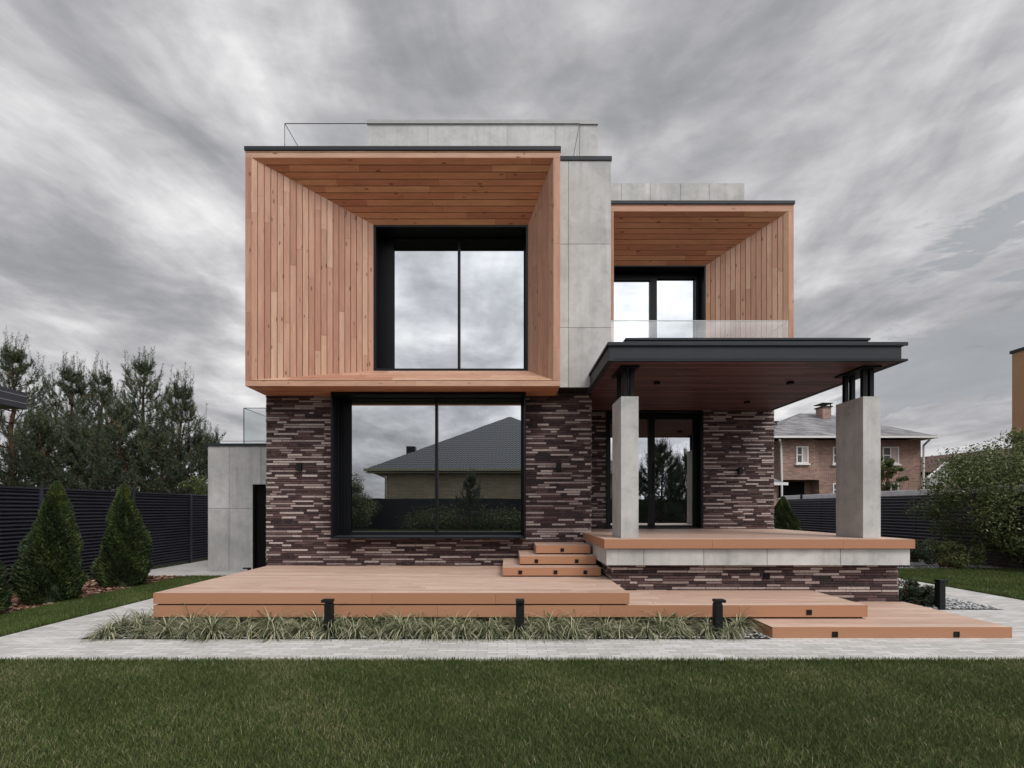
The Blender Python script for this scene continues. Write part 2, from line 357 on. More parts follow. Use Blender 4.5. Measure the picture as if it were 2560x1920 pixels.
# ---- grass as real blades
def blades(x0,x1,y0,y1,n,h,w,lean=.5,tonef=None,z=0.0):
    x=rng.uniform(x0,x1,n); y=rng.uniform(y0,y1,n); H=h*rng.uniform(.55,1.25,n); a=rng.uniform(0,2*np.pi,n); W=w*rng.uniform(.7,1.3,n)
    la=rng.uniform(0,2*np.pi,n); ll=rng.uniform(0,lean,n)*H
    dx=np.cos(a)*W/2; dy=np.sin(a)*W/2; lx=np.cos(la)*ll; ly=np.sin(la)*ll
    V=np.zeros((n,5,3)); 
    V[:,0]=np.stack([x-dx,y-dy,np.full(n,z)],1); V[:,1]=np.stack([x+dx,y+dy,np.full(n,z)],1)
    V[:,2]=np.stack([x+dx*.8+lx*.35,y+dy*.8+ly*.35,z+H*.55],1); V[:,3]=np.stack([x-dx*.8+lx*.35,y-dy*.8+ly*.35,z+H*.55],1)
    V[:,4]=np.stack([x+lx,y+ly,z+H*.97],1)
    base=(np.arange(n)*5)[:,None]
    Fc=np.concatenate([base+[0,1,2],base+[0,2,3],base+[3,2,4]],1).reshape(-1,3)
    r=rng.uniform(0,.8,n)**1.1
    patch=.5+.5*np.sin(x*1.7+1.3*np.sin(y*2.1))*np.cos(y*2.9+x*.9)+.25*np.sin(x*5.1+y*4)+.25*np.sin(x*11+2*np.sin(y*7))*np.sin(y*13+x*3)
    dry=rng.random(n)<(.03+.20*np.clip(patch-.25,0,1)); r=np.clip(r*.75+.20*patch,0,.84); r[dry]=rng.uniform(.84,1,dry.sum())
    if tonef is not None: r=tonef(x,y,r)
    return V.reshape(-1,3),Fc,np.repeat(r,3)
def joinb(parts):
    V=[];Fc=[];R=[];o=0
    for v,f,r in parts: V.append(v); Fc.append(f+o); R.append(r); o+=len(v)
    return np.concatenate(V),np.concatenate(Fc),np.concatenate(R)
gp=[blades(-5.9,5.9,2.55,5.10,300000,.036,.0036,1.2), blades(-7.5,7.5,5.00,5.125,14000,.052,.0045,.6), blades(-13,13,-6,2.55,90000,.05,.009,.7), blades(-13,13,-16.8,-6,60000,.07,.03,.7), blades(-9,-5.9,2.5,5.1,20000,.05,.007,.7), blades(5.9,9,2.5,5.1,20000,.05,.007,.7)]
np_mesh('lawn_grass',*joinb(gp)[:2],M['lawn'],rnd=joinb(gp)[2],kind='stuff',label='dark mown lawn across the foreground',cat='grass')
v,f,r=blades(-7.28,-6.17,5.98,11.37,52000,.055,.006,.7); np_mesh('verge_grass',v,f,M['lawnbright'],rnd=r,kind='stuff',label='green grass strip between bark mulch and the left path',cat='grass')
v,f,r=blades(8.78,12.95,7.7,12.78,70000,.06,.008,.7); np_mesh('side_grass',v,f,M['lawnbright'],rnd=r,kind='stuff',label='green lawn beside the right path under the spreading tree',cat='grass')

# ---- bark chips and pebbles
def chips(name,x0,x1,y0,y1,n,s,mat,**kw):
    x=rng.uniform(x0,x1,n); y=rng.uniform(y0,y1,n); a=rng.uniform(0,2*np.pi,n); L=s*rng.uniform(.5,1.4,n); W=L*rng.uniform(.3,.6,n)
    u=np.stack([np.cos(a),np.sin(a),rng.uniform(-.4,.4,n)],1)*L[:,None]/2; v=np.stack([-np.sin(a),np.cos(a),rng.uniform(-.4,.4,n)],1)*W[:,None]/2
    c=np.stack([x,y,rng.uniform(.008,.03,n)],1); V=np.stack([c-u-v,c+u-v,c+u+v,c-u+v],1).reshape(-1,3)
    Fc=(np.arange(n)*4)[:,None]+[0,1,2,3]; np_mesh(name,V,Fc,mat,rnd=rng.random(n),kind='stuff',**kw)
chips('bark_chips',-9.0,-7.33,6,11.35,9000,.09,M['chip'],label='reddish bark chips round the conical thujas',cat='mulch')
def pebbles(name,rects,s,mat,**kw):
    P=[]
    for (x0,x1,y0,y1,n) in rects:
        P.append(np.stack([rng.uniform(x0,x1,n),rng.uniform(y0,y1,n),rng.uniform(.0,.02,n)],1))
    P=np.concatenate(P); n=len(P)
    ico=np.array([(0,0,1),(.9,0,.3),(.28,.86,.3),(-.73,.53,.3),(-.73,-.53,.3),(.28,-.86,.3),(0,0,-.5)])
    fc=np.array([(0,1,2),(0,2,3),(0,3,4),(0,4,5),(0,5,1),(6,2,1),(6,3,2),(6,4,3),(6,5,4),(6,1,5)])
    a=rng.uniform(0,2*np.pi,n); S=s*rng.uniform(.5,1.4,n)
    V=ico[None]*np.stack([S,S*rng.uniform(.5,.8,n),S*.45],1)[:,None,:]
    X=V[...,0]*np.cos(a)[:,None]-V[...,1]*np.sin(a)[:,None]; Y=V[...,0]*np.sin(a)[:,None]+V[...,1]*np.cos(a)[:,None]
    V=np.stack([X,Y,V[...,2]],-1)+P[:,None,:]
    Fc=((np.arange(n)*7)[:,None,None]+fc[None]).reshape(-1,3); np_mesh(name,V.reshape(-1,3),Fc,mat,rnd=np.repeat(rng.random(n),10),kind='stuff',**kw)
pebbles('pebbles',[(6.33,7.62,7.72,9.6,2600),(6.33,7.62,9.6,13,1500),(8.8,12.9,12.85,13.6,1500)],.035,M['pebble'],label='white and grey pebbles round the low juniper by the right path',cat='pebbles')
pebbles('bed_pebbles',[(-5.05,-4.4,5.99,6.45,120),(2.6,3.12,5.99,6.4,160),(-4.4,2.6,5.98,6.08,260)],.022,M['pebble'],label='small pebbles at the edge of the grass bed',cat='pebbles')

# =================================================================== HOUSE
YW=9.56; YP=11.26; YB=8.78; YT=9.2; YR=10.47
H=empty('modern_house',(0,0,0),0,'two storey modern house of wood bays, concrete and dark long brick','house')
# brick walls
wl_,wr_=-3.25,.345
b=MB()
b.box(-4.595,wl_+.02,YW+.001,17,.0,3.74,.0); b.box(wr_-.02,1.595,YW+.001,17,.0,3.74,.0); b.box(wl_+.02,wr_-.02,YW+.001,17,.0,1.02,.0); b.box(wl_+.02,wr_-.02,YW+.3,17,1.021,3.739,.0)
b.box(1.6,2.26,YP+.001,18,.0,3.9,.0); b.box(4.38,5.995,YP+.001,18,.0,3.9,.0); b.box(2.26,4.38,YP+.5,18,.0,3.9,.0)
wl,wr=-3.25,.345
bricks(b,(-4.6,YW,.30),(1,0,0),(0,-1,0),6.204,3.46,holes=[(wl+4.6+.02,wr+4.6-.02,1.02-.30,9)])
bricks(b,(1.604,YW,.30),(0,1,0),(1,0,0),YP-YW,3.46)
bricks(b,(-4.6,17,.30),(0,-1,0),(-1,0,0),17-YW,3.46,lens=(.3,.7))
bricks(b,(1.604,YP,1.02),(1,0,0),(0,-1,0),4.396,2.8,holes=[(2.26-1.604,4.38-1.604,-1,9)])
bricks(b,(6.0,YP,.30),(0,1,0),(1,0,0),6.5,3.5,lens=(.3,.7))
b.build('brick_wall',M['brick'],H)
b=MB(); b.box(1.605,5.985,7.68,YP-.002,0,.70,.0)
bricks(b,(1.6,7.67,.02),(1,0,0),(0,-1,0),4.39,.68,rh=.0435)
bricks(b,(1.6,9.5,.02),(0,-1,0),(-1,0,0),9.5-7.67,.68,rh=.0435)
bricks(b,(5.99,7.67,.02),(0,1,0),(1,0,0),3.5,.68,rh=.0435)
bs=b.build('plinth',M['brick'],H,label='low brick plinth under the entrance terrace')
vx,_,vz=at(1914.7,1440,7.67); MB().box(vx-.05,vx+.05,7.645,7.66,vz-.042,vz+.042).build('vent',M['interior'],bs)
# terrace slab
b=MB(); xs=[2.5,3.55,4.45,5.3]
slabs(b,1.49,6.04,7.50,YP-.01,.708,.955,xs=(2.05,2.95,3.9,5.0))
for z0,z1 in ((.708,.955),): 
    b.box(1.49,1.498,7.52,9.5,z0,z1,.4)
b.build('terrace_beam',M['concrete'],H)
b=MB(); x0,x1,y0,y1=1.446,6.07,7.44,YP-.012
b.box(x0+.012,x1-.012,y0+.012,y1-.01,.966,1.085,.3)
f_=MB()
for a,c in ((x0,3.05),(3.053,5.0),(5.003,x1)): f_.box(a,c,y0,y0+.016,.963,1.098,random.random())
f_.box(x0,x0+.016,y0+.018,9.54,.963,1.098,.6); f_.box(x1-.016,x1,y0+.018,y1,.963,1.098,.6)
dk=MB(); planks(dk,(x0+.01,y0+.017,1.088),(x1-.01,y0+.017,1.088),(x0+.01,y1,1.088),(x1-.01,y1,1.088),26,(0,0,1),gap=.005)
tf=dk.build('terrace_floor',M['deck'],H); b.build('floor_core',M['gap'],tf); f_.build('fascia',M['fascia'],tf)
# concrete tower
b=MB(); slabs(b,.95,1.91,YT,17,3.79,7.955,xs=(1.13,),zs=(at(0,819,YT)[2],at(0,610,YT)[2])); b.box(1.895,1.91,YT+.02,17,3.79,7.955,.5)
tw=b.build('concrete_tower',M['concrete'],H)
MB().box(.94,1.925,YT-.02,17,7.957,8.035).build('coping',M['metal'],tw,bevel=.006)
b=MB(); b.box(.94,1.60,YT+.01,YW,3.768,3.786); b.build('tower_underside',M['gap'],H)

# ---- left timber bay
def bay(name,xo0,xo1,zo0,zo1,yf,yb, xi0,xi1,zi0,zi1, wx0,wx1,wz0,wz1, nl,nt,nr,nb, left=True,bottom=True,label=None,depth=17):
    e=empty(name,parent=H,label=label)
    core=MB(); g=.015
    # shell core behind the boards
    core.poly([(xo0+g,yf+g,zo0),(xo0+g,depth,zo0),(xo0+g,depth,zo1-g),(xo0+g,yf+g,zo1-g)])
    core.poly([(xo1-g,yf+g,zo0),(xo1-g,depth,zo0),(xo1-g,depth,zo1-g),(xo1-g,yf+g,zo1-g)])
    core.poly([(xo0+g,yf+g,zo1-g),(xo1-g,yf+g,zo1-g),(xo1-g,depth,zo1-g),(xo0+g,depth,zo1-g)])
    core.poly([(xo0+g,yf+g,zo0+g),(xo1-g,yf+g,zo0+g),(xo1-g,depth,zo0+g),(xo0+g,depth,zo0+g)])
    core.poly([(xo0+g,depth,zo0),(xo1-g,depth,zo0),(xo1-g,depth,zo1-g),(xo0+g,depth,zo1-g)])
    e_=.004
    I=lambda x,z,y:(x,y,z)
    # backing of the splays, just behind the boards
    core.poly([I(xi0-e_,zi0,yf+.01),I(xi0-e_,zi1,yf+.01),I(wx0-e_,wz1,yb+.01),I(wx0-e_,wz0,yb+.01)])
    core.poly([I(xi1+e_,zi0,yf+.01),I(xi1+e_,zi1,yf+.01),I(wx1+e_,wz1,yb+.01),I(wx1+e_,wz0,yb+.01)])
    core.poly([I(xi0,zi1+e_,yf+.01),I(xi1,zi1+e_,yf+.01),I(wx1,wz1+e_,yb+.01),I(wx0,wz1+e_,yb+.01)])
    core.poly([I(xi0,zi0-e_,yf+.01),I(xi1,zi0-e_,yf+.01),I(wx1,wz0-e_,yb+.01),I(wx0,wz0-e_,yb+.01)])
    core.build('bay_core',M['gap'],e)
    # fascia boards on the front
    b=MB()
    hs=.026
    planks(b,(xo0,yf+.012,zo1-hs),(xo1,yf+.012,zo1-hs),(xo0,yf+.012,zo1),(xo1,yf+.012,zo1),1,(0,-1,0),gap=.0,seg=(2.5,4))
    planks(b,(xo0,yf+.012,zi1),(xo1,yf+.012,zi1),(xo0,yf+.012,zo1-hs-.008),(xo1,yf+.012,zo1-hs-.008),1,(0,-1,0),gap=.0,seg=(2.2,4))
    if bottom: planks(b,(xo0,yf+.012,zo0),(xo1,yf+.012,zo0),(xo0,yf+.012,zi0-.004),(xo1,yf+.012,zi0-.004),1,(0,-1,0),gap=.0,seg=(2.2,4),r0=.35,r1=.8)
    planks(b,(xo0,yf+.012,zi0),(xo0,yf+.012,zi1-.004),(xi0,yf+.012,zi0),(xi0,yf+.012,zi1-.004),1,(0,-1,0),gap=.0,seg=(1.2,2.5),r0=0,r1=.5)
    planks(b,(xi1,yf+.012,zi0),(xi1,yf+.012,zi1-.004),(xo1,yf+.012,zi0),(xo1,yf+.012,zi1-.004),1,(0,-1,0),gap=.0,seg=(1.2,2.5),r0=.1,r1=.6)
    # outer sides
    planks(b,(xo0+.012,yf+.01,zo0),(xo0+.012,yf+.01,zo1),(xo0+.012,depth,zo0),(xo0+.012,depth,zo1),int((depth-yf)/.11),(-1,0,0))
    planks(b,(xo1-.012,yf+.01,zo0),(xo1-.012,yf+.01,zo1),(xo1-.012,depth,zo0),(xo1-.012,depth,zo1),int((depth-yf)/.11),(1,0,0))
    b.build('fascia',M['wood'],e)
    b=MB()
    if nl: planks(b,(xi0,yf,zi0),(xi0,yf,zi1),(wx0,yb,wz0),(wx0,yb,wz1),nl,(yb-yf,-(wx0-xi0),0),th=.010,seg=(1.4,3.6))
    else: b.poly([(xi0,yf,zi0),(xi0,yf,zi1),(wx0,yb,wz1),(wx0,yb,wz0)],.3)
    b.build('side_cladding',M['wood'],e); b=MB()
    planks(b,(xi1,yf,zi0),(xi1,yf,zi1),(wx1,yb,wz0),(wx1,yb,wz1),nr,(-(yb-yf),-(xi1-wx1),0),th=.010,seg=(1.4,3.6))
    b.build('side_cladding',M['wood'],e)
    b=MB(); planks(b,(xi0,yf,zi1),(xi1,yf,zi1),(wx0,yb,wz1),(wx1,yb,wz1),nt,(0,-(zi1-wz1),-(yb-yf)),th=.010,seg=(1.1,3.0)); b.build('head_cladding',M['wooddark'],e)
    if bottom:
        b=MB(); planks(b,(xi0,yf,zi0),(xi1,yf,zi0),(wx0,yb,wz0),(wx1,yb,wz0),nb,(0,-(wz0-zi0),(yb-yf)),th=.008,seg=(1.5,3)); b.build('sill_cladding',M['wood'],e)
        b=MB(); planks(b,(xo0,yf+.012,zo0+.012),(xo1,yf+.012,zo0+.012),(xo0,YW+.0,zo0+.012),(xo1,YW,zo0+.012),7,(0,0,-1)); b.build('underside',M['wooddark'],e)
    return e
yb=9.54; s=131.0
B1=bay('timber_bay',-4.60,.93,3.71,7.838,YB,yb,-4.497,.821,3.807,7.72,(934-CX)/s,(1320.7-CX)/s,EYE+(CY-928)/s,EYE+(CY-562.5)/s,20,10,5,4,label='large timber-lined window bay, upper left')
MB().box(-4.613,.945,YB-.022,17,7.84,7.912).build('coping',M['metal'],B1,bevel=.006)
B2=bay('timber_bay',2.178,6.0,3.95,7.925,YR,YP,2.233,5.89,3.99,7.784,2.233,4.471,4.10,7.03,0,10,16,3,bottom=False,label='smaller timber-lined bay with balcony, upper right')
MB().box(2.165,6.02,YR-.022,17,7.928,8.0).build('coping',M['metal'],B2,bevel=.006)
sheet_=MB(); sheet_.box(2.0,5.9,YR+.0,YP+.3,3.96,4.0); sheet_.build('balcony_floor',M['gap'],B2)

# ---- windows
def ribs(b,x0,x1,y,z0,z1,n=7):
    w=(x1-x0)/n
    b.box(x0,x1,y+.012,y+.03,z0,z1)
    for i in range(n): b.box(x0+i*w+.006,x0+(i+1)*w-.004,y-.012,y+.011,z0,z1)
# upper left window
wx0,wx1=(934-CX)/s,(1320.7-CX)/s; wz0,wz1=EYE+(CY-928)/s,EYE+(CY-562.5)/s; yg=9.98; sg=F/yg
W=empty('window',parent=H,label='tall two-pane window inside the upper left timber bay')
b=MB(); b.frame(wx0,wx1,wz0,wz1,yb-.012,yb+.02,.045,wt=.045,wb=.05); b.frame(wx0+.004,wx1-.004,wz0+.004,wz1-.004,yb+.021,yg+.05,.02)
gx0=(987-CX)/sg; gx1=(1309-CX)/sg; gz1=EYE+(CY-602)/sg; gz0=wz0+.065; mx=(1148-CX)/sg
b.box(gx0-.012,gx1+.012,yg-.05,yg+.03,gz1,wz1-.02); b.box(gx1,wx1-.02,yg-.03,yg+.03,wz0+.02,gz1); b.box(gx0-.012,gx1,yg-.045,yg+.03,wz0+.02,gz0)
b.box(gx0-.012,gx1,yg-.055,yg-.051,gz1+.03,gz1+.045)
b.box(mx-.025,mx+.025,yg-.06,yg+.02,gz0,gz1); b.build('frame',M['metalblk'],W,bevel=.004)
b=MB(); ribs(b,wx0+.02,gx0-.013,yg-.02,wz0+.02,wz1-.02,7); b.build('vent_panel',M['metalblk'],W)
for a,c in ((gx0,mx-.025),(mx+.025,gx1)): MB().box(a,c,yg,yg+.02,gz0,gz1).build('pane',M['glass'],W)
# lower window, projecting surround
W=empty('window',parent=H,label='wide two-pane picture window in the dark brick ground floor')
yf=9.2; yg=9.62; sg=F/yg
b=MB(); b.frame(wl,wr,1.0,3.70,yf,YW+.12,.03,wb=.035,wt=.05); b.frame(wl+.03,wr-.03,1.035,3.65,yf+.30,yf+.33,.02)
gx0=(880-CX)/sg; gx1=(1302-CX)/sg; gz1=EYE+(CY-1001)/sg; gz0=EYE+(CY-1329)/sg; mx=(1092-CX)/sg
b.box(gx0-.012,wr-.031,yg-.05,yg+.03,gz1,3.649); b.box(gx1,wr-.032,yg-.03,yg+.03,1.036,gz1-.001); b.box(gx0-.012,gx1-.001,yg-.06,yg+.03,1.036,gz0)
b.box(mx-.026,mx+.026,yg-.06,yg+.02,gz0,gz1); b.build('frame',M['metalblk'],W,bevel=.004)
MB().box(wl+.05,wr-.05,yf+.05,yf+.30,1.036,1.046).build('sill',M['metal'],W)
b=MB(); ribs(b,wl+.031,gx0-.013,yg-.02,1.036,3.648,8); b.build('vent_panel',M['metalblk'],W)
for a,c in ((gx0,mx-.026),(mx+.026,gx1)): MB().box(a,c,yg,yg+.02,gz0,gz1).build('pane',M['glass'],W)
# balcony window
W=empty('window',parent=H,label='balcony window inside the upper right timber bay')
yg=11.6; sg=F/yg
b=MB(); b.frame(2.234,4.471,4.0,7.03,YP-.012,YP+.02,.035); b.frame(2.238,4.467,4.0,7.026,YP+.021,yg+.06,.02)
m0,m1=(1623.5-CX)/sg,(1640.7-CX)/sg; g1=(1738-CX)/sg; zt=EYE+(CY-698)/sg
b.box(2.26,g1,yg-.04,yg+.03,zt,7.0); b.box(m0,m1,yg-.06,yg+.02,4.0,zt); b.box(g1,4.44,yg-.04,yg+.02,4.0,7.0); b.box(2.26,m0,yg-.05,yg+.02,zt-.05,zt-.001); b.build('frame',M['metalblk'],W,bevel=.004)
MB().box(2.26,m0,yg,yg+.02,4.0,zt-.05).build('pane',M['glass'],W); MB().box(m1,g1,yg,yg+.02,4.0,zt).build('pane',M['glass'],W)
# entrance door
W=empty('door',parent=H,label='tall glazed double entrance door behind the left concrete column')
yg=11.5; sg=F/yg
b=MB(); b.frame(2.225,4.41,1.101,3.75,YP-.035,YP+.05,.05,wt=.02,wb=.02); b.frame(2.24,4.40,1.105,3.748,YP+.051,yg+.05,.03)
zt=EYE+(CY-1049)/sg; zb=EYE+(CY-1313)/sg; a0,a1,c0,c1=(1526-CX)/sg,(1620-CX)/sg,(1636-CX)/sg,(1731-CX)/sg
b.box(2.27,4.37,yg-.03,yg+.03,zt,3.71); b.box(2.27,4.37,yg-.032,yg+.03,1.136,zb); b.box(2.27,a0,yg-.028,yg+.03,zb,zt); b.box(a1,c0,yg-.05,yg+.03,zb,zt); b.box(c1,4.37,yg-.028,yg+.03,zb,zt)
b.build('frame',M['metalblk'],W,bevel=.004)
for a,c in ((a0,a1),(c0,c1)): MB().box(a,c,yg,yg+.02,zb,zt).build('pane',M['glass'],W)
MB().box(c0-.05,c0-.03,yg-.1,yg-.08,1.9,2.6).box(c0-.05,c0-.03,yg-.08,yg-.05,1.95,1.97).box(c0-.05,c0-.03,yg-.08,yg-.05,2.53,2.55).build('handle',M['steel'],W)

# ---- canopy
C=empty('canopy',parent=H,label='dark metal canopy with red timber underside over the entrance')
x0,x1,y0,y1=1.498,5.97,7.44,YP-.012
b=MB()
b.box(x0,x1,y0,y1,4.0,4.04); b.box(x0+.028,x1-.078,y0+.03,y1-.001,3.79,3.999); 
b.box(x0,x0+.08,y0,y1,3.757,3.789); b.box(x1-.08,x1,y0,y1,3.757,3.789); b.box(x0+.08,x1-.08,y0,y0+.08,3.757,3.789)
b.box(x0+.001,x1-.001,y0-.003,y0+.02,3.985,3.999)
b.box(1.85,5.6,7.75,YP,4.041,4.165); b.box(1.83,5.62,7.73,YP,4.166,4.20)
b.build('fascia',M['metal'],C,bevel=.004)
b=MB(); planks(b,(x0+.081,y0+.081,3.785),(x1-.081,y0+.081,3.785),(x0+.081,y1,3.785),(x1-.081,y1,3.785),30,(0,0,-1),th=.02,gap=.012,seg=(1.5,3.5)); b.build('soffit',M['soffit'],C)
for (x,y) in ((2.61,8.71),(4.93,8.71),(4.93,10.28),(2.61,10.28)):
    d=MB().box(x-.045,x+.045,y-.045,y+.045,3.722,3.764).build('downlight',M['steel'],C,bevel=.003)
for x in (1.758,5.496):
    c=MB(); slabs(c,x,x+.27,7.72,8.36,1.103,3.29); c.box(x,x+.008,7.739,8.35,1.103,3.29,.35); c.box(x+.262,x+.27,7.739,8.35,1.103,3.29,.35); c.box(x,x+.27,8.35,8.36,1.103,3.29,.3)
    c=c.build('column',M['concrete'],H,label='concrete entrance column nearest the steps' if x<3 else 'concrete entrance column at the right end of the terrace')
    MB().box(x-.01,x+.28,7.70,8.38,3.735,3.762).build('plate',M['steel'],c)
    for px_ in (x+.085,x+.195):
        for py_ in (7.83,8.25): MB().box(px_-.033,px_+.033,py_-.033,py_+.033,3.29,3.735).build('post',M['steel'],c,bevel=.004)
# ---- balcony glass
R=empty('balcony_railing',parent=H)
MB().box(1.93,5.55,9.87,9.885,4.201,5.26).box(5.535,5.55,9.887,10.62,4.201,5.26).build('pane',M['rail'],R)
MB().box(1.93,5.55,9.868,9.887,5.261,5.272).box(5.533,5.552,9.888,10.62,5.261,5.270).build('top_edge',M['glassedge'],R)
# ---- roof level
s_=131.6
R=empty('roof_railing',parent=H,label='thin glass railing on the roof of the tall left part')
b=MB(); X0,X1=-4.23,1.38
b.box(X0,X1,9.5,9.51,7.93,8.87); b.box(X0,X0+.01,9.511,14,7.93,8.87); b.box(X1-.01,X1,9.511,14,8.05,8.87); b.build('pane',M['rail2'],R)
b=MB(); b.box(X0,X1,9.498,9.512,8.871,8.880); b.box(X0,X0+.010,9.513,14,8.871,8.880); b.box(X1-.010,X1,9.513,14,8.871,8.880); b.box(X0-.002,X0+.008,9.494,9.499,7.93,8.87); b.box(X1-.008,X1+.002,9.494,9.499,7.93,8.87); b.build('edge',M['darkedge'],R)
b=MB(); 
D=12.0; x0,_,z1=at(919,301.5,D); x1=at(1494,0,D)[0]; slabs(b,x0,x1,D,17,7.9,z1-.10,xs=(-1.9,0,1.15)); pe=b.build('roof_room',M['concrete'],H)
MB().box(x0-.01,x1+.01,D-.03,17,z1-.10,z1).build('coping',M['trimlt'],pe)
D=12.7; x1,_,z1=at(1861,458,D); b=MB(); slabs(b,1.95,x1,D,17,7.6,z1,xs=(2.0+.9,3.63,4.4,5.13)); b.build('roof_parapet',M['concrete'],H)
b=MB(); b.box(-4.55,1.9,9.5,17,7.80,7.90); b.box(2.2,5.9,10.8,17,7.80,7.92); b.build('roof',M['metal'],H)
# ---- wall lights
for (x,y,z) in ((-3.95,YW,2.35),(.98,YW,2.35),(5.22,YP,2.40)):
    l=MB(); l.box(x-.045,x+.045,y-.10,y-.018,z-.075,z+.075); l.box(x-.03,x+.03,y-.02,y,z-.04,z+.04); l.build('wall_light',M['steel'],H,bevel=.006)
# ---- annex
A=empty('annex',parent=H,label='low concrete garage wing with dark doorway at far left')
D=12.4; b=MB(); zt=3.10
zm=1.56
slabs(b,-7.42,-6.90,D,17,0,zt,zs=(zm,)); slabs(b,-6.893,-6.31,D,17,0,zt,zs=(zm,)); slabs(b,-6.31,-5.2,D,17,2.156,zt,xs=(-6.11,)); slabs(b,-5.2,-4.61,D,17,0,zt,zs=(zm,)); b.build('wall',M['concrete'],A)
MB().box(-6.30,-5.21,D+.12,D+.2,0,2.15).box(-6.31,-6.27,D-.005,D+.12,0,2.155).build('door',M['interior'],A)
MB().box(-7.44,-4.62,D-.03,17,zt+.002,zt+.07).build('coping',M['metal'],A,bevel=.004)
b=MB(); b.box(-6.8,-4.65,12.9,12.91,3.2,4.14); b.box(-6.8,-6.79,12.911,16,3.2,4.14); r_=b.build('railing_glass',M['rail'],A)
b=MB(); b.box(-6.8,-4.65,12.896,12.912,4.141,4.155); b.box(-6.8,-6.786,12.913,16,4.141,4.155); b.box(-6.804,-6.788,12.894,12.912,3.2,4.14); b.build('edge',M['darkedge'],r_)
MB().box(-7.2,-4.65,12.6,12.61,3.25,3.262).build('guard_wire',M['darkedge'],A)
x,_,z=at(609,1425,11.9)
b=MB(); b.box(x,x+.17,11.86,11.92,.12,.15); b.box(x+.11,x+.17,11.861,11.919,0,.119); b.build('floor_spotlight',M['steel'],None,label='small black L-shaped fixture on the paving before the garage wing',cat='light')

# =================================================================== DECKS
def light(x,y,z,parent,s=.033):
    o=MB(); o.frame(x-s,x+s,z-s,z+s,y-.008,y-.001,.010); o.box(x-s+.01,x+s-.01,y-.004,y-.001,z-s+.01,z+s-.01); o.build('step_light',M['steel'],parent)
def deck(name,x0,x1,y0,y1,z0,z1,label,cat='deck',nb=None,lights=(),joints=(),recess=.04,ls=.033):
    e=empty(name,((x0+x1)/2,y0,0),0,label,cat); ox=-(x0+x1)/2; oy=-y0
    def B(m,nm,mat,bevel=0):
        m.v=[(a+ox,b_+oy,c) for a,b_,c in m.v]; return m.build(nm,mat,e,bevel)
    c=MB(); c.box(x0+recess,x1-recess,y0+recess,y1,max(z0-.022,0),z1-.014); B(c,'core',M['gap'])
    t=MB(); n=nb or max(2,int((y1-y0)/.145)); planks(t,(x0,y0+.018,z1-.012),(x1,y0+.018,z1-.012),(x0,y1,z1-.012),(x1,y1,z1-.012),n,(0,0,1),gap=.004,seg=(1.8,4)); B(t,'boards',M['deck'])
    f=MB(); J=[x0+.016,*joints,x1-.016]
    for a,b_ in zip(J[:-1],J[1:]): f.box(a+.0015,b_-.0015,y0,y0+.016,z0,z1,random.random())
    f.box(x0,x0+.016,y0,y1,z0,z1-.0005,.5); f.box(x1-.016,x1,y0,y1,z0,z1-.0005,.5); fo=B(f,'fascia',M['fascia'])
    for lx,lz in lights: 
        m=MB(); s=ls; m.frame(lx-s,lx+s,lz-s,lz+s,y0-.010,y0-.001,.011); m.box(lx-s+.011,lx+s-.011,y0-.005,y0-.001,lz-s+.011,lz+s-.011); B(m,'step_light',M['steel'])
    return e
deck('timber_deck',-4.574,1.58,6.46,YW-.02,.326,.466,'long upper timber deck in front of the picture window',joints=(-1.75,-.15))
deck('timber_deck',-4.574,4.66,6.465,7.66,.155,.306,'middle timber deck level under the long deck with one step light',joints=(-2.9,-.9,1.2,3.0),lights=((at(2023,0,6.46)[0],at(0,1531,6.46)[2]),))
deck('timber_deck',3.19,6.07,6.01,7.66,.0,.130,'lowest timber platform at right with two step lights',lights=((at(2087,0,6.01)[0],at(0,1586,6.01)[2]),(at(2390.8,0,6.01)[0],at(0,1586,6.01)[2])),recess=.02)
def stepl(px,py,D): return (at(px,0,D)[0],at(0,py,D)[2])
deck('timber_step',-.0735,1.50,7.99,9.53,.486,.612,'lowest of the three steps up to the terrace, three lights',cat='step',lights=[stepl(p,1430.6,7.99) for p in (1300.6,1388.7,1463.3)],ls=.03)
deck('timber_step',.21,1.48,8.33,9.53,.634,.763,'middle of the three steps up to the terrace, two lights',cat='step',lights=[stepl(p,1402.8,8.33) for p in (1341,1441.9)],ls=.03)
deck('timber_step',.497,1.44,8.66,9.53,.785,.919,'top of the three steps up to the terrace, one light',cat='step',lights=[stepl(1405.7,1375,8.66)],ls=.03)

# =================================================================== BOLLARDS
def bollard(x,y,rz,h,label):
    e=empty('bollard_light',(x,y,0),rz,label,'bollard','black bollard lights along the paths')
    MB().box(-.05,.05,-.045,.045,0,h-.055).box(-.043,.043,-.038,.038,h-.055,h-.03).build('post',M['steel'],e,bevel=.004)
    MB().box(-.052,.052,-.082,.047,h-.035,h).build('head',M['steel'],e,bevel=.004)
bollard(at(823,0,6.11)[0],6.11,-math.pi/2,.45,'black bollard light in the grass bed, left of the long deck middle')
bollard(at(1300,0,6.11)[0],6.11,0,.45,'black bollard light in the grass bed below the three steps')
bollard(at(1794,0,6.11)[0],6.11,math.pi/2,.45,'black bollard light in the grass bed left of the lowest platform')
bollard(6.70,7.74,math.pi/2,.46,'black bollard light on the pebbles beside the juniper')
bollard(-8.85,10.8,0,.34,'low black bollard by the fence between the two full thujas')
x=-7.8; e=empty('garden_spike_light',(x,7.83,0),0,'thin black spike light in bark mulch at left edge','light')
MB().tube((0,0,0),(0,0,.46),.013).build('stake',M['steel'],e); MB().tube((-.02,0,.46),(.0,-.06,.52),.028,.03,10).tube((.02,0,.40),(.05,-.04,.45),.02,.022,10).build('lamp_head',M['steel'],e)

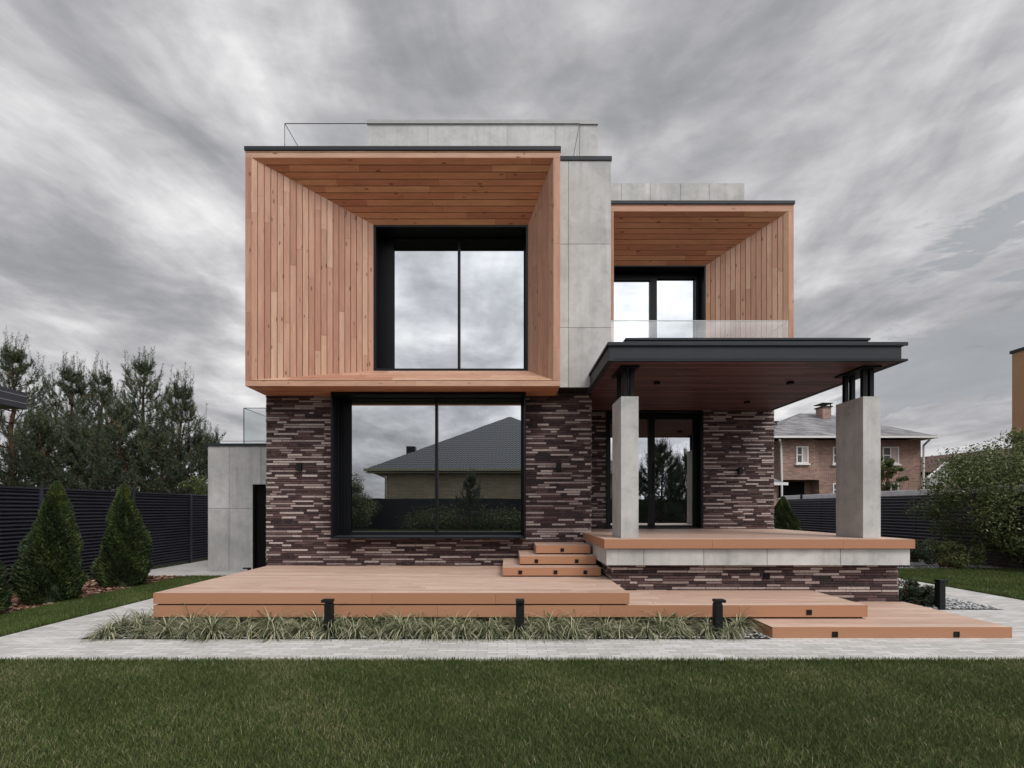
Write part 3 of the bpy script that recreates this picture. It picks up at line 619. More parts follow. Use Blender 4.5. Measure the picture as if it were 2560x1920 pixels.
# =================================================================== FENCES
def louver(name,y0,y1,X,z0,z1,label,n,posts,side=1,base=None,ylen=None):
    e=empty(name,(X,0,0),0,label,'fence')
    b=MB(); dz=(z1-z0)/n
    for i in range(n):
        z=z0+i*dz
        # slanted blade with a rolled lip, seen from the garden side
        pts=[(0,z+dz*.98),(side*.042,z+dz*.52),(side*.042,z+dz*.40),(side*.0,z+dz*.06)]
        for (p,q) in zip(pts[:-1],pts[1:]): b.poly([(p[0],y0,p[1]),(p[0],y1,p[1]),(q[0],y1,q[1]),(q[0],y0,q[1])])
    b.box(-side*.02,-side*.012,y0,y1,z0,z1); b.build('slats',M['fence'],e)
    MB().box(-.03,.05,y0,y1,z1+.001,z1+.035).build('top_rail',M['fence'],e)
    for y in posts: MB().box(-.03,.055,y-.035,y+.035,0,z1+.0).build('post',M['fence'],e)
    if base: MB().box(-.12,.10,y0,y1,0,z0-.002).build('base_wall',M['stonewall'] if side<0 else M['concrete'],e)
    return e
louver('louvred_fence',2,24,-9.08,.05,1.93,'long black louvred metal fence behind the conical thujas',26,[4.9,7.3,9.7,12.1,14.3,16.6,19,21.4],1)
e=louver('louvred_fence',8,24,13.05,.50,1.94,'dark louvred metal fence on a stone base behind the right tree',14,[9.2,11.6,14,16.0,18.3,20.8,23.9],-1,base=True)
b=MB(); 
for z in (1.99,2.055,2.12): b.box(.2,.23,8,24,z,z+.045)
b.box(.235,.25,8,24,1.98,2.17)
b.build('white_rails',plain('pale_rail',(.80,.81,.84),.5,.4),e)
for y in (15.4,19.2,22.5): MB().box(.16,.27,y-.05,y+.05,1.97,2.20).build('bracket',M['steel'],e)
# cross fence behind, pillar
MB().box(13.2,13.75,24.2,24.5,0,2.0).box(13.15,13.8,24.15,24.55,2.0,2.06).build('gate_pillar',M['concrete'],None,label='pale concrete pillar at the far end of the right fence',cat='pillar')
b=MB()
for i in range(14): b.box(-12,13,24.9,24.93,.1+i*.13,.2+i*.13)
b.box(-12,13,24.94,24.96,0,1.95)
b.build('rear_fence',M['fence'],None,label='dark slatted fence closing the plot behind the house',cat='fence')

# =================================================================== PLANTS
def unit(v): return v/np.maximum(np.linalg.norm(v,axis=-1,keepdims=True),1e-9)
def quads_at(C,U,V):
    n=len(C); P=np.stack([C-U-V,C+U-V,C+U+V,C-U+V],1).reshape(-1,3); return P,(np.arange(n)*4)[:,None]+[0,1,2,3]
def tris_at(B,T,W):
    n=len(B); P=np.stack([B-W,B+W,T],1).reshape(-1,3); return P,(np.arange(n)*3)[:,None]+[0,1,2]
def branch_mb(mb,pts,r0,r1,n=6):
    k=len(pts)-1
    for i in range(k): mb.tube(pts[i],pts[i+1],r0+(r1-r0)*i/k,r0+(r1-r0)*(i+1)/k,n,cap=(i==k-1))
def pine(x,y,h,R,label,seed,group='pines behind the left fence',base=.8,dens=1.0,cand=True):
    g=np.random.default_rng(seed); rnd=random.Random(seed)
    e=empty('pine_tree',(x,y,0),0,label,'tree',group)
    mb=MB(); tr=[(0,0,0)]; 
    for i in range(1,9): tr.append((g.normal(0,.04)*i*.3,g.normal(0,.04)*i*.3,h*.97*i/8))
    branch_mb(mb,tr,.02*h,.02)
    SB=[];SD=[];SL=[];top=[]
    nl=int(h/.50)
    for li in range(nl):
        zf=(li+.5)/nl; z=base+(h-base-.15)*zf
        k=rnd.randint(4,6); a0=rnd.uniform(0,6.28)
        Lb=R*((1-zf)**.80)*(1.0 if zf>.12 else .85)+.16
        cx,cy,_=tr[min(8,int(z/h*8))]
        for j in range(k):
            a=a0+j*6.283/k+rnd.uniform(-.35,.35); L=Lb*rnd.uniform(.65,1.15)
            out=np.array([math.cos(a),math.sin(a),0]); p=np.array([cx,cy,z],float); pts=[tuple(p)]; rise=.25+.55*zf; m=5
            for i in range(m):
                d=out*(1-.12*i*zf)+np.array([0,0,rise*(.35+.28*i)]); d/=np.linalg.norm(d); p=p+d*L/m; pts.append(tuple(p))
                # side twigs
                for sgn in (-1,1):
                    if i==0 and L>.6: continue
                    for _ in range(max(1,int(round(2*dens)))):
                        if g.random()<.22: continue
                        sd=unit(d*.8+np.cross(d,[0,0,1])*sgn*g.uniform(.4,1.1)+np.array([0,0,g.uniform(.1,.8)]))
                        tl=g.uniform(.18,.42)*(1 if L>.6 else .7); q=p+g.normal(0,.05,3)
                        SB.append(q); SD.append(sd); SL.append(tl)
                        if L>.9 and g.random()<.7:
                            q2=q+sd*tl; SB.append(q2); SD.append(unit(sd+g.normal(0,.4,3)+np.array([0,0,.5]))); SL.append(g.uniform(.15,.3))
            SB.append(p); SD.append(unit(d+np.array([0,0,.5]))); SL.append(.3)
            branch_mb(mb,pts,max(.012,.028*L*.5+.008),.006,5)
    T=np.array(tr[-1]); 
    for q in range(7): SB.append(T+g.normal(0,.12,3)*[1,1,.6]-[0,0,.15]); SD.append(unit(np.array([g.normal(0,.25),g.normal(0,.25),1]))); SL.append(g.uniform(.3,.5))
    SB.append(T-[0,0,.1]); SD.append(np.array([0,0,1.])); SL.append(.85)
    SB=np.array(SB);SD=np.array(SD);SL=np.array(SL); 
    ld=[];
    up=[i for i in range(len(SB)) if SD[i][2]>.45 and g.random()<.26 and (SB[i][2]/h>.45 or g.random()<.5)]
    LB=SB[up]+SD[up]*SL[up][:,None]*.6; n_=len(up); LD=unit(np.stack([g.normal(0,.14,n_),g.normal(0,.14,n_),np.ones(n_)],1)); LL=g.uniform(.25,.60,n_)*(1+.5*(SB[up][:,2]/h>.7))
    SB=np.concatenate([SB,LB]);SD=np.concatenate([SD,LD]);SL=np.concatenate([SL,LL])
    ns=len(SB); k=36
    t=np.tile(np.linspace(.05,1,k),ns); B=np.repeat(SB,k,0)+np.repeat(SD*SL[:,None],k,0)*t[:,None]
    rd=g.normal(0,1,(ns*k,3)); Dp=np.repeat(SD,k,0); rd=unit(rd-Dp*(rd*Dp).sum(1,keepdims=True)); nd=unit(rd*.85+Dp*.75)
    ln=g.uniform(.06,.11,ns*k)
    Tt=B+nd*ln[:,None]; W=unit(np.cross(nd,g.normal(0,1,(ns*k,3))))*.0078
    P,Fc=tris_at(B,Tt,W)
    tone=np.repeat(g.uniform(.0,.75,ns),k)*.7+g.uniform(0,.3,ns*k)
    hz=np.repeat(SB[:,2],k)/h; tone=np.where(hz>.72,np.clip(tone+.3*(g.random(ns*k)),0,.95),tone)
    if cand:   # pale upright shoots on the top twigs
        idx=[i for i in range(ns) if SB[i][2]/h>.80 and SD[i][2]>.85][:10]
        if idx:
            q=SB[idx]+SD[idx]*(SL[idx][:,None]-.02); m_=len(idx); Vs=[];Fs=[]
            for a_ in (0,1.57):
                Wd=np.tile([[math.cos(a_)*.016,math.sin(a_)*.016,0]],(m_,1)); pv,pf=tris_at(q,q+np.stack([np.zeros(m_),np.zeros(m_),g.uniform(.10,.17,m_)],1),Wd)
                Fc=np.concatenate([Fc,pf+len(P)]); P=np.concatenate([P,pv]); tone=np.concatenate([tone,np.ones(m_)])
    np_mesh('crown',P,Fc,M['needle'],rnd=tone,parent=e)
    mb.build('trunk',M['bark'],e)
    return e
def pp(px,py,D,R,label,seed,**k):
    X,_,z=at(px,py,D); return pine(X,D,z-.55,R,label,seed,**k)
pp(30,838,17.5,2.3,'pine at the far left edge rising above the dark neighbouring eave',11)
pp(110,1010,17.0,1.9,'short bushy pine in front, below the dark eave tip',12)
pp(178,892,18.5,2.0,'pine with two bare candle tips, left of the pine group',13)
pp(242,900,19.5,2.2,'slender pine between the two-tipped pine and the tallest pine',14)
pp(356,872,18.5,2.5,'tallest pine of the group with yellow-green shoots on top',15)
pp(300,985,17.0,2.0,'short dark pine standing in front of the tallest pine',18)
pp(452,932,18.0,1.9,'rightmost pine, next to the garage wing, with a pointed top',16)
pp(505,1060,19.0,1.6,'low loose pine whose branches reach over the garage wing roof',17)
pp(60,1060,20,2.0,'low dark pine behind the far left fence',19)
pp(205,1040,17.6,2.0,'low dark pine in the middle of the pine group above the fence',20)
pp(400,1050,17.2,1.7,'low dark pine between the tallest and the rightmost pine',21)
pine(10.0,-9.5,5.6,2.6,'tall pine across the lawn, reflected in the entrance door',31,base=.1,dens=2.8,group='pines across the lawn seen as reflections')
pine(11.9,-10.3,5.0,2.1,'second pine across the lawn, right of the tall one, reflected in the door',32,base=.1,dens=2.6,group='pines across the lawn seen as reflections')
pine(8.3,-10.0,4.2,1.7,'shorter pine across the lawn, left of the tall one, reflected in the door',34,base=.1,dens=2.6,group='pines across the lawn seen as reflections')
pine(-2.6,-15.6,3.7,1.0,'small pine by the far hedge, reflected in the picture window',33,group='pines across the lawn seen as reflections')

def thuja(x,y,h,R,label,seed,tilt=(0,0)):
    g=np.random.default_rng(seed); e=empty('thuja',(x,y,0),0,label,'conifer','conical thujas along the left fence')
    n=30000; t=g.random(n)**.85; a=g.uniform(0,2*np.pi,n)
    prof=np.interp(t,[0,.05,.18,.45,.68,.85,.94,1],[.70,.90,1.0,.82,.54,.29,.16,.03])
    lob=1+.15*np.sin(a*3+t*8+seed*2.1)+.10*np.sin(a*5-t*13+seed)+.06*np.sin(a*9+t*27)
    r=R*prof*lob*(1-np.abs(g.normal(0,.12,n)))
    C=np.stack([np.cos(a)*r+tilt[0]*t,np.sin(a)*r+tilt[1]*t,.03+h*.97*t],1)
    out=np.stack([np.cos(a),np.sin(a),np.full(n,.9)],1); d=unit(out+g.normal(0,.35,(n,3)))
    L=g.uniform(.018,.036,n)[:,None]; side=unit(np.cross(d,g.normal(0,1,(n,3))))
    B=C-d*L; W=side*g.uniform(.007,.013,n)[:,None]
    V=np.stack([B-W*.4,B+W*.4,C+W+d*L*.2,C+d*L*1.3,C-W+d*L*.2],1).reshape(-1,3); Fc=(np.arange(n)*5)[:,None]+[0,1,2,3,4]
    tone=np.clip(g.uniform(0,.65,n)+.18*np.sin(a*3+t*11)+.10*np.sin(a*11+t*31)+.15*(t>.8)+.45*(t>.88)*g.random(n),0,1)
    np_mesh('foliage',V,Fc,M['thuja'],rnd=tone,parent=e)
    # inner body of short twigs keeps it dense
    m=MB(); m.tube((0,0,0),(tilt[0]*.6,tilt[1]*.6,h*.7),.05,.02,8)
    for i in range(220):
        t_=g.random()*.92; a_=g.uniform(0,6.28); rr=R*np.interp(t_,[0,.25,.5,.75,1],[.75,.85,.66,.38,.02]); z=h*t_
        m.tube((tilt[0]*t_,tilt[1]*t_,z),(math.cos(a_)*rr+tilt[0]*t_,math.sin(a_)*rr+tilt[1]*t_,z+rr*.5),.012,.004,4,cap=False)
    m.build('trunk',M['bark'],e)
    n2=5000; t=g.random(n2)*.97; a=g.uniform(0,2*np.pi,n2); r=R*np.interp(t,[0,.05,.18,.45,.68,.85,.94,1],[.70,.90,1.0,.82,.54,.29,.16,.03])*.72
    C=np.stack([np.cos(a)*r+tilt[0]*t,np.sin(a)*r+tilt[1]*t,h*t],1); U=np.stack([-np.sin(a),np.cos(a),np.zeros(n2)],1)*.045; V=np.stack([np.zeros(n2),np.zeros(n2),np.ones(n2)],1)*.05
    P,Fc=quads_at(C,U,V); np_mesh('inner_foliage',P,Fc,M['thuja'],rnd=g.uniform(0,.3,n2),parent=e)
thuja(-7.57,8.26,2.02,.41,'nearest full thuja, leaning tip, in the mulch by the left fence',3,(.14,0))
thuja(-7.62,9.97,2.06,.43,'farther thuja with a yellow-green side, near the garage wing',4,(-.02,0))
thuja(-7.52,6.95,1.75,.38,'thuja cut off by the left edge of the picture',5)
x,_,z=at(1958,1240,19.5); thuja(x,19.5,z,.62,'dark thuja by the far corner of the brick entrance wall',6)

def leafy(name,x,y,h,R,label,cat,seed,n=22000,mat='leaf',base=.0,leaf=.05,clumps=60,group=None,squash=1,trunk=True):
    g=np.random.default_rng(seed); e=empty(name,(x,y,0),0,label,cat,group)
    # clump centres through the crown volume
    cc=[];m=MB()
    while len(cc)<clumps:
        p=g.uniform(-1,1,3)
        if np.linalg.norm(p)<1 and p[2]>-.85: cc.append(p*[R,R*squash,(h-base)/2]+[0,0,base+(h-base)/2])
    cc=np.array(cc); rad=g.uniform(.13,.30,clumps)*R
    if trunk:
        nb=5
        for i in range(nb):
            a=i*6.283/nb+g.uniform(-.3,.3); mid=np.array([math.cos(a)*R*.25,math.sin(a)*R*.25*squash,h*.35]); branch_mb(m,[(math.cos(a)*.08,math.sin(a)*.08,0),tuple(mid),tuple(mid+np.array([math.cos(a)*R*.3,math.sin(a)*R*.3*squash,h*.3]))],.05,.012,6)
        for c in cc[:40]:
            m_=c*[.3,.3,.5]; branch_mb(m,[tuple(m_),tuple((m_+c)/2+g.normal(0,.06,3)),tuple(c)],.016,.005,4)
        m.build('trunk',M['bark'],e)
    ci=g.integers(0,clumps,n); d=unit(g.normal(0,1,(n,3))); rr=rad[ci]*(g.random(n)**.45)*1.15
    C=cc[ci]+d*rr[:,None]*[1,1,.75]; C[:,2]=np.maximum(C[:,2],.03)
    nrm=unit(d*.4+g.normal(0,.6,(n,3))+[0,0,.6]); U=unit(np.cross(nrm,g.normal(0,1,(n,3)))); V=np.cross(nrm,U)
    s=leaf*g.uniform(.5,1.2,n)[:,None]
    P=np.stack([C-U*s*.9,C-V*s*.42,C+U*s*.9,C+V*s*.42],1).reshape(-1,3); Fc=(np.arange(n)*4)[:,None]+[0,1,2,3]
    tone=np.clip(g.uniform(0,.72,n)*.8+g.uniform(0,.25,clumps)[ci]+.05,0,1); tone[g.random(n)<.05]=1
    np_mesh('crown',P,Fc,M[mat],rnd=tone,parent=e); return e
leafy('deciduous_tree',13.15,12.9,3.35,2.0,'spreading dense green tree in front of the right fence','tree',41,n=48000,clumps=105,leaf=.045,base=.0)
leafy('deciduous_tree',15.4,14.4,4.1,1.8,'taller green tree behind the spreading tree at the right edge','tree',42,n=26000,clumps=66,leaf=.05,base=.3)
leafy('shrub',10.5,13.4,.85,.75,'low shrub between the right fence base and lawn','shrub',43,n=9000,clumps=26,leaf=.03,mat='juniper',trunk=True)
leafy('shrub',11.5,13.1,.7,.7,'small reddish shrub below the spreading tree','shrub',45,n=7000,clumps=22,leaf=.03,mat='leaf',trunk=True)
leafy('juniper_bush',6.62,8.35,.36,.42,'low dark juniper on the pebbles beside the brick plinth','bush',44,n=14000,clumps=40,leaf=.022,mat='juniper',squash=1.5)
leafy('juniper_bush',6.75,9.5,.42,.45,'low dark juniper behind, farther along the brick plinth','bush',46,n=10000,clumps=36,leaf=.025,mat='juniper',squash=1.4)
leafy('deciduous_tree',20.1,26.5,4.9,.9,'young green tree in front of the brick house, beside the right column','tree',47,n=9000,clumps=34,leaf=.06,base=1.2)
x,_,z=at(500,1212,16.5); leafy('shrub',x,16.5,z+.25,1.0,'yellow-green shrub behind the left fence next to the garage wing','shrub',48,n=9000,clumps=30,leaf=.045,mat='shrubleaf')
x,_,z=at(395,1225,17); leafy('shrub',x-1.2,17,z+.1,1.1,'grey-green low shrub under the tallest pine','shrub',49,n=9000,clumps=30,leaf=.045,mat='leaf')

# ---- sedge tufts in the bed
def tuft_mesh(seed,nb=190):
    g=np.random.default_rng(seed); S=6; V=[];Fc=[];R=[];o=0
    for i in range(nb):
        a=g.uniform(0,6.283); L=g.uniform(.26,.48); up=g.uniform(.45,1.5); w=g.uniform(.0032,.0060); tone=g.random()
        d=np.array([math.cos(a),math.sin(a),0]); side=np.array([-d[1],d[0],0]); p=np.array([d[0]*.03*g.random(),d[1]*.03*g.random(),0.0]); ang=up; tw=g.normal(0,.12)
        for k in range(S+1):
            ww=w*(1-(k/S)**2*.85); V+= [p-side*ww,p+side*ww]
            if k<S: Fc.append((o+2*k,o+2*k+1,o+2*k+3,o+2*k+2)); R.append(np.clip(tone+.15*(k/S),0,1))
            dd=d*math.cos(ang)+np.array([0,0,1])*math.sin(ang)+side*tw*k/S; p=p+dd*L/S; p[2]=max(p[2],.004); ang-=g.uniform(.10,.70)
        o+=2*(S+1)
    me_o=np_mesh('sedge_tuft',np.array(V),np.array(Fc),M['sedge'],rnd=R); return me_o
protos=[tuft_mesh(60+i) for i in range(5)]; used=set(); k=0
spots=[]
x=-4.85
while x<3.0: spots.append((x+random.uniform(-.05,.05),6.09+random.uniform(-.02,.05),random.uniform(.75,1.08))); x+=.33
x=-4.7
while x<2.9: spots.append((x+random.uniform(-.06,.06),6.33+random.uniform(-.03,.04),random.uniform(.85,1.28))); x+=.33
spots+=[(-4.80,6.62,1.05),(-4.78,6.9,.9),(-4.95,6.4,1.0)]
for (x,y,s2) in spots:
    p=protos[k%5]
    o=p if k<5 else p.copy()
    if k>=5: COL.objects.link(o)
    o.location=(x,y,0); o.rotation_euler=(0,0,random.uniform(0,6.28)); o.scale=(s2,s2,s2*random.uniform(.85,1.12))
    props(o,'tuft of striped grey-green sedge in the bed before the timber decks','grass tuft','sedge tufts in the bed before the decks'); k+=1

# =================================================================== NEIGHBOURS
def window(parent,x0,x1,y,z0,z1,curt=None,name='window'):
    w=MB(); w.frame(x0,x1,z0,z1,y-.06,y+.02,.08); 
    mx=(x0+x1)/2; w.box(mx-.04,mx+.04,y-.05,y+.02,z0+.08,z1-.08); w.box(x0+.08,mx-.04,y-.045,y+.02,z0+(z1-z0)*.5-.03,z0+(z1-z0)*.5+.03)
    w.box(x0-.08,x1+.08,y-.14,y,z0-.10,z0-.003); o=w.build(name,M['white'],parent)
    MB().box(x0+.08,mx-.04,y-.02,y+.01,z0+.08,z1-.08).build('pane',M['darkpane'],o)
    MB().box(mx+.04,x1-.08,y-.02,y+.01,z0+.08,z1-.08).build('pane',M['curtain'] if curt else M['darkpane'],o); return o
def hiproof(mb,x0,x1,y0,y1,z0,z1,hip,hip2=None):
    r0=(x0+hip,(y0+y1)/2,z1); r1=(x1-(hip2 or hip),(y0+y1)/2,z1)
    a,b_,c,d=(x0,y0,z0),(x1,y0,z0),(x1,y1,z0),(x0,y1,z0)
    mb.poly([a,b_,r1,r0]); mb.poly([b_,c,r1]); mb.poly([c,d,r0,r1]); mb.poly([d,a,r0]); mb.poly([d,c,b_,a])
D=31.7; e=empty('brick_house',(0,0,0),0,'two storey red-brown brick house with grey hip roof beyond the right fence','house')
sD=F/D; XX=lambda px:(px-CX)/sD; ZZ=lambda py:EYE+(CY-py)/sD
b=MB(); b.box(XX(2048),XX(2302),D,D+10,0,ZZ(1100)); b.box(XX(1920),XX(2048),D+.9,D+10,0,ZZ(1100)-.002); b.box(XX(1949),XX(2030),D-.3,D+.899,ZZ(1200),ZZ(1100)-.004)
b.poly([(XX(2030),D-.3,ZZ(1200)),(XX(2048),D,ZZ(1200)),(XX(2048),D,ZZ(1101)),(XX(2030),D-.3,ZZ(1101))]); b.build('wall',M['nbrick'],e)
b=MB(); hiproof(b,XX(1905)*.972,XX(2339)*.972,D-.9,D+11,ZZ(1096)+.05,8.55,5.8,3.3); b.build('roof',M['shingle'],e)
b=MB(); b.box(XX(1905)*.972,XX(2339)*.972,D-1.02,D-.9,ZZ(1100),ZZ(1095)); b.box(XX(2339)*.972+.002,XX(2339)*.972+.14,D-1.02,D+11,ZZ(1100),ZZ(1092)); b.build('gutter',M['white'],e)
b=MB(); b.path([(XX(1930),D-.9,ZZ(1104)),(XX(1944),D-.4,ZZ(1115)),(XX(1946),D-.4,ZZ(1200)),(XX(1946),D-.4,0)],.06); b.path([(XX(2325)*.972,D-.9,ZZ(1103)),(XX(2306),D-.1,ZZ(1114)),(XX(2304),D-.1,0)],.06); b.build('downpipe',M['white'],e)
window(e,XX(1983),XX(2013),D-.3,ZZ(1160),ZZ(1117),1); window(e,XX(2081),XX(2112),D,ZZ(1160),ZZ(1117),1); window(e,XX(2205),XX(2246),D,ZZ(1160),ZZ(1117),1)
window(e,XX(2081),XX(2112),D,ZZ(1240),ZZ(1208)); window(e,XX(2205),XX(2246),D,ZZ(1240),ZZ(1208))
MB().box(XX(1966),XX(2030),D+.80,D+.897,0,ZZ(1203)).build('door',M['interior'],e)  # no door leaf: dark sheet painting the shade of the entry recess
def chim(px0,px1,yt,yb_,D_,par):
    s2=F/D_; x0,x1=(px0-CX)/s2,(px1-CX)/s2; zt,zb=EYE+(CY-yt)/s2,EYE+(CY-yb_)/s2
    c=MB(); c.box(x0,x1,D_,D_+.8,zb-1.6,zt-.25); c.build('chimney',M['nbrick'],par)
    c2=MB(); c2.box(x0-.08,x1+.08,D_-.08,D_+.88,zt-.25,zt-.17); c2.box(x0,x0+.06,D_,D_+.06,zt-.17,zt); c2.box(x1-.06,x1,D_,D_+.06,zt-.17,zt); c2.box(x0-.1,x1+.1,D_-.1,D_+.9,zt,zt+.05); c2.build('chimney_cap',M['steel'],par)
chim(2057,2078,1009,1040,35,e); chim(1926,1942,1055,1075,35,e)
b=MB(); x0,x1=XX(1880)*27.7/31.7,XX(1962)*27.7/31.7
ZP=lambda py:EYE+(CY-py)*27.7/F
hiproof(b,x0,x1+.1,D-4,D-1.1,ZP(1208),ZP(1208)+.75,1.0); o=b.build('porch_roof',M['shingle'],e); MB().box(x0,x1+.15,D-4.08,D-4,ZP(1213),ZP(1206)).build('porch_gutter',M['white'],o); MB().box(x0,x1-.3,D-3.7,D-1.4,0,ZP(1213)-.06).build('porch_wall',M['nbrick'],o)
# brown-roofed house
D=44; sD=F/D; e=empty('brown_roofed_house',(0,0,0),0,'house with a dark red-brown gable roof behind the right tree','house')
b=MB(); x0,x1=XX(2303),XX(2700); zt=ZZ(1128); b.poly([(x0,D,ZZ(1180)),(x0+1.2,D+5,zt-.3),(x1,D+5,zt+1.0),(x1,D,ZZ(1200))]); b.poly([(x0+1.2,D+5,zt-.3),(x0,D+10,ZZ(1180)),(x1,D+10,ZZ(1200)),(x1,D+5,zt+1.0)]); b.build('roof',M['brownroof'],e)
MB().box(x0+.4,x1,D+.5,D+9.5,0,ZZ(1190)).build('wall',M['nbrick'],e)
g_=MB(); gx=XX(2345); g_.poly([(gx-1.4,D-.6,ZZ(1195)),(gx+1.2,D-.6,ZZ(1195)),(gx+.0,D-.6,ZZ(1160))]); g_.box(gx-1.2,gx+1,D-.55,D+2,ZZ(1215),ZZ(1195)); g_.build('dormer',M['trimlt'],e)
b=MB(); b.tube((gx-1.6,D-.8,ZZ(1196)),(gx,D-.8,ZZ(1158)),.09); b.tube((gx,D-.8,ZZ(1158)),(gx+1.4,D-.8,ZZ(1192)),.09); b.build('dormer_trim',M['white'],e)
# orange building at the right edge
D=25; e=empty('orange_building',(0,0,0),0,'tall plain orange-brown rendered building cut off by the right edge','building')
x,_,z=at(2530,877,D); MB().box(x,x+9,D-9,D,0,z-.15).build('wall',M['stucco'],e); MB().box(x-.05,x+9,D-9.1,D+.08,z-.15,z).build('coping',M['metal'],e)
# dark eave of the neighbouring carport, left
D=14; e=empty('dark_carport',(0,0,0),0,'flat dark metal roof edge jutting in from the left border','carport')
x,_,z=at(68,982,D); z0=at(0,1023,D)[2]
b=MB(); b.box(x-6,x,D-5,D,z0,z0+.14); b.box(x-6,x-.004,D-5.004,D-.004,z0+.15,z0+.34); b.box(x-6,x-.008,D-5.008,D-.008,z0+.35,z); b.build('roof',M['fence'],e)
b=MB(); b.box(x-6,x+.003,D-5.01,D+.003,z0+.14,z0+.152); b.box(x-6,x,D-5.01,D,z0+.34,z0+.352); b.build('trim',M['trimlt'],e)
for dx,dy in ((-2.6,-.2),(-5.8,-.2),(-5.8,-4.8),(-2.6,-4.8)): MB().box(x+dx-.06,x+dx+.06,D+dy-.06,D+dy+.06,0,z0-.001).build('post',M['fence'],e)
# across the lawn, behind the viewpoint: seen in the window panes
e=empty('tiled_roof_house',(0,0,0),0,'single storey buff brick house with dark tiled hip roof, reflected in the picture window','house')
yy=-22.6; hx0,hx1=-11.9,12.4
b=MB(); b.box(hx0+1.5,hx1-1.5,yy-15,yy-1.2,0,4.55); b.build('wall',M['ybrick'],e)
b=MB(); hiproof(b,hx0,hx1,yy-16.4,yy,4.85,10.7,12.0); b.build('roof',M['tiles'],e)
b=MB(); b.box(hx0,hx1,yy,yy+.12,4.70,4.9); b.box(hx0,hx1,yy-.9,yy-.001,4.56,4.6); b.box(hx0-.1,hx0,yy-16,yy+.12,4.70,4.9); b.path([(hx0+.4,yy,4.7),(hx0+1.45,yy-1.1,4.2),(hx0+1.45,yy-1.1,0)],.06); b.build('gutter',plain('cream_gutter',(.45,.42,.30),.5,.3),e)
MB().box(hx0+2.5,hx0+3.3,yy-5.6,yy-4.8,5.5,7.35).build('chimney',M['metal'],e)
b=MB()
for i in range(20): b.box(-16,16,-18.1,-18.07,.1+i*.11,.18+i*.11)
b.box(-16,16,-18.14,-18.12,0,2.3); b.build('far_fence',M['fence'],None,label='dark slatted fence across the lawn, reflected in the picture window',cat='fence')
leafy('hedge',-2.0,-16.9,1.0,5.6,'low hedge along the far fence, reflected in the picture window','hedge',71,n=26000,clumps=150,leaf=.06,squash=.08,mat='shrubleaf')
leafy('deciduous_tree',-11.6,-15.5,4.3,2.6,'round green tree across the lawn, reflected at the left of the picture window','tree',72,n=30000,clumps=80,leaf=.07,mat='shrubleaf')

# =================================================================== SKY, SUN, CAMERA
w=bpy.data.worlds.new('World'); sc.world=w; w.use_nodes=True; nt=w.node_tree; nt.nodes.clear()
class WN(N):
    def __init__(s): s.t=nt
k=WN(); out=k.n('OutputWorld')
sun=Vector((.42,-.62,.82)).normalized(); el=math.asin(sun.z); rot=math.atan2(sun.x,sun.y)
sky=k.n('TexSky'); sky.sky_type='NISHITA'; sky.sun_disc=False; sky.sun_elevation=el; sky.sun_rotation=rot; sky.dust_density=2.5; sky.air_density=1.2
bg1=k.n('Background'); k.l(sky.outputs[0],bg1.inputs[0]); bg1.inputs[1].default_value=.09
tc=k.n('TexCoord'); sp=k.n('SeparateXYZ'); k.l(tc.outputs['Generated'],sp.inputs[0])
zz=k.math('ADD',k.math('MAXIMUM',sp.outputs[2],0),.15); cb=k.n('CombineXYZ')
k.l(k.math('DIVIDE',sp.outputs[0],zz),cb.inputs[0]); k.l(k.math('DIVIDE',sp.outputs[1],zz),cb.inputs[1]); 
def mapped(scale,rz=0,loc=(0,0,0)):
    m=k.n('Mapping'); k.l(cb.outputs[0],m.inputs[0]); m.inputs['Scale'].default_value=scale; m.inputs['Rotation'].default_value=(0,0,rz); m.inputs['Location'].default_value=loc; return m.outputs[0]
A1=k.noise(mapped((1.25,.62,1),math.radians(-10),(2.3,1.1,0)),1.1,7,.56,.9)
A2=k.noise(mapped((3.6,2.4,1),math.radians(8),(5.1,.4,0)),1.0,7,.53,.8)
dm=k.n('Mapping'); k.l(tc.outputs['Generated'],dm.inputs[0]); dm.inputs['Scale'].default_value=(3.4,3.4,9.5); dm.inputs['Location'].default_value=(1.7,.3,.9); A3=k.noise(dm.outputs[0],1.0,9,.62,.3)
lowm=k.n('MapRange'); lowm.interpolation_type='SMOOTHSTEP'; k.l(sp.outputs[2],lowm.inputs[0]); lowm.inputs[1].default_value=.12; lowm.inputs[2].default_value=.52; lowm.inputs[3].default_value=.58; lowm.inputs[4].default_value=.26
hi_=k.math('ADD',k.math('MULTIPLY',A1,.70),k.math('MULTIPLY',A2,.30))
mixn=k.math('ADD',k.math('MULTIPLY',hi_,k.math('SUBTRACT',1,lowm.outputs[0])),k.math('MULTIPLY',A3,lowm.outputs[0]))
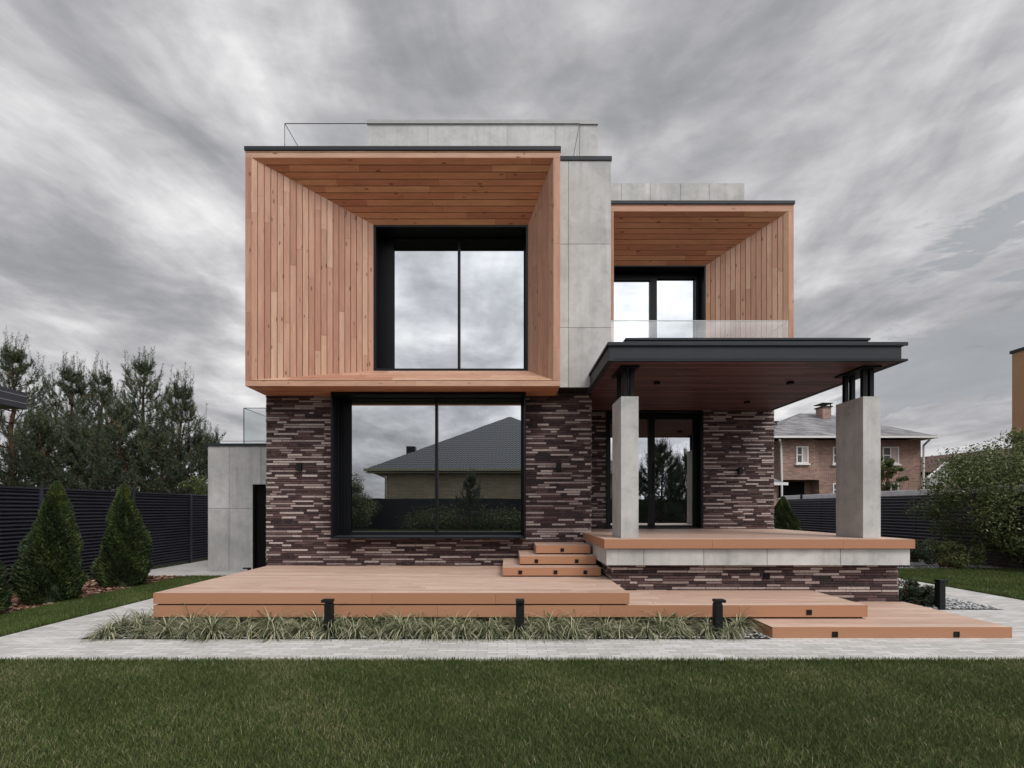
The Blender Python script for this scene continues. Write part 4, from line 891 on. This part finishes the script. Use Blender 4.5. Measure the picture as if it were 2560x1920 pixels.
# a break in the cloud low on the right
gv=k.n('VectorMath',operation='DOT_PRODUCT'); k.l(tc.outputs['Generated'],gv.inputs[0]); gv.inputs[1].default_value=Vector((.93,1,.345)).normalized()
ge=k.math('ADD',gv.outputs['Value'],k.math('MULTIPLY',k.math('SUBTRACT',A3,.5),.10)); gm=k.n('MapRange'); k.l(ge,gm.inputs[0]); gm.inputs[1].default_value=.9915; gm.inputs[2].default_value=.9968; gm.interpolation_type='SMOOTHSTEP'
cl=k.ramp(mixn,[(.37,(.215,.223,.228)),(.43,(.275,.277,.288)),(.475,(.345,.343,.358)),(.52,(.44,.437,.452)),(.56,(.54,.535,.545)),(.61,(.68,.675,.67)),(.66,(.80,.79,.775))])
cl=k.mix(k.math('MULTIPLY',gm.outputs[0],.85),cl,(.27,.285,.305))
# brighter towards the veiled sun behind the viewer
vm=k.n('VectorMath',operation='DOT_PRODUCT'); k.l(tc.outputs['Generated'],vm.inputs[0]); vm.inputs[1].default_value=sun
gl=k.n('MapRange'); gl.interpolation_type='SMOOTHSTEP'; k.l(vm.outputs['Value'],gl.inputs[0]); gl.inputs[1].default_value=.42; gl.inputs[2].default_value=1.0; gl.inputs[3].default_value=1.0; gl.inputs[4].default_value=3.0
bg2=k.n('Background'); k.l(cl,bg2.inputs[0]); k.l(gl.outputs[0],bg2.inputs[1])
cov=k.ramp(mixn,[(.38,.93),(.46,1.0)])
mx=k.n('MixShader'); k.l(cov,mx.inputs[0]); k.l(bg1.outputs[0],mx.inputs[1]); k.l(bg2.outputs[0],mx.inputs[2]); k.l(mx.outputs[0],out.inputs[0])
ld=bpy.data.lights.new('sun','SUN'); ld.energy=1.2; ld.angle=math.radians(22); ld.color=(1,.95,.88)
lo=bpy.data.objects.new('sun',ld); COL.objects.link(lo); lo.rotation_euler=(-sun).to_track_quat('-Z','Y').to_euler(); lo.location=(20,-20,30)
cam=bpy.data.cameras.new('camera'); co=bpy.data.objects.new('camera',cam); COL.objects.link(co); sc.camera=co
co.location=(0,0,EYE); co.rotation_euler=(math.pi/2,0,0); cam.sensor_width=36; cam.lens=F/2560*36; cam.shift_x=(1280-CX)/2560; cam.shift_y=(CY-960)/2560; cam.clip_end=2000; cam.clip_start=.05
vs=sc.view_settings; vs.view_transform='Standard'; vs.look='None'; vs.gamma=1; vs.exposure=.40; vs.use_curve_mapping=False
sc.render.resolution_x=1024; sc.render.resolution_y=768
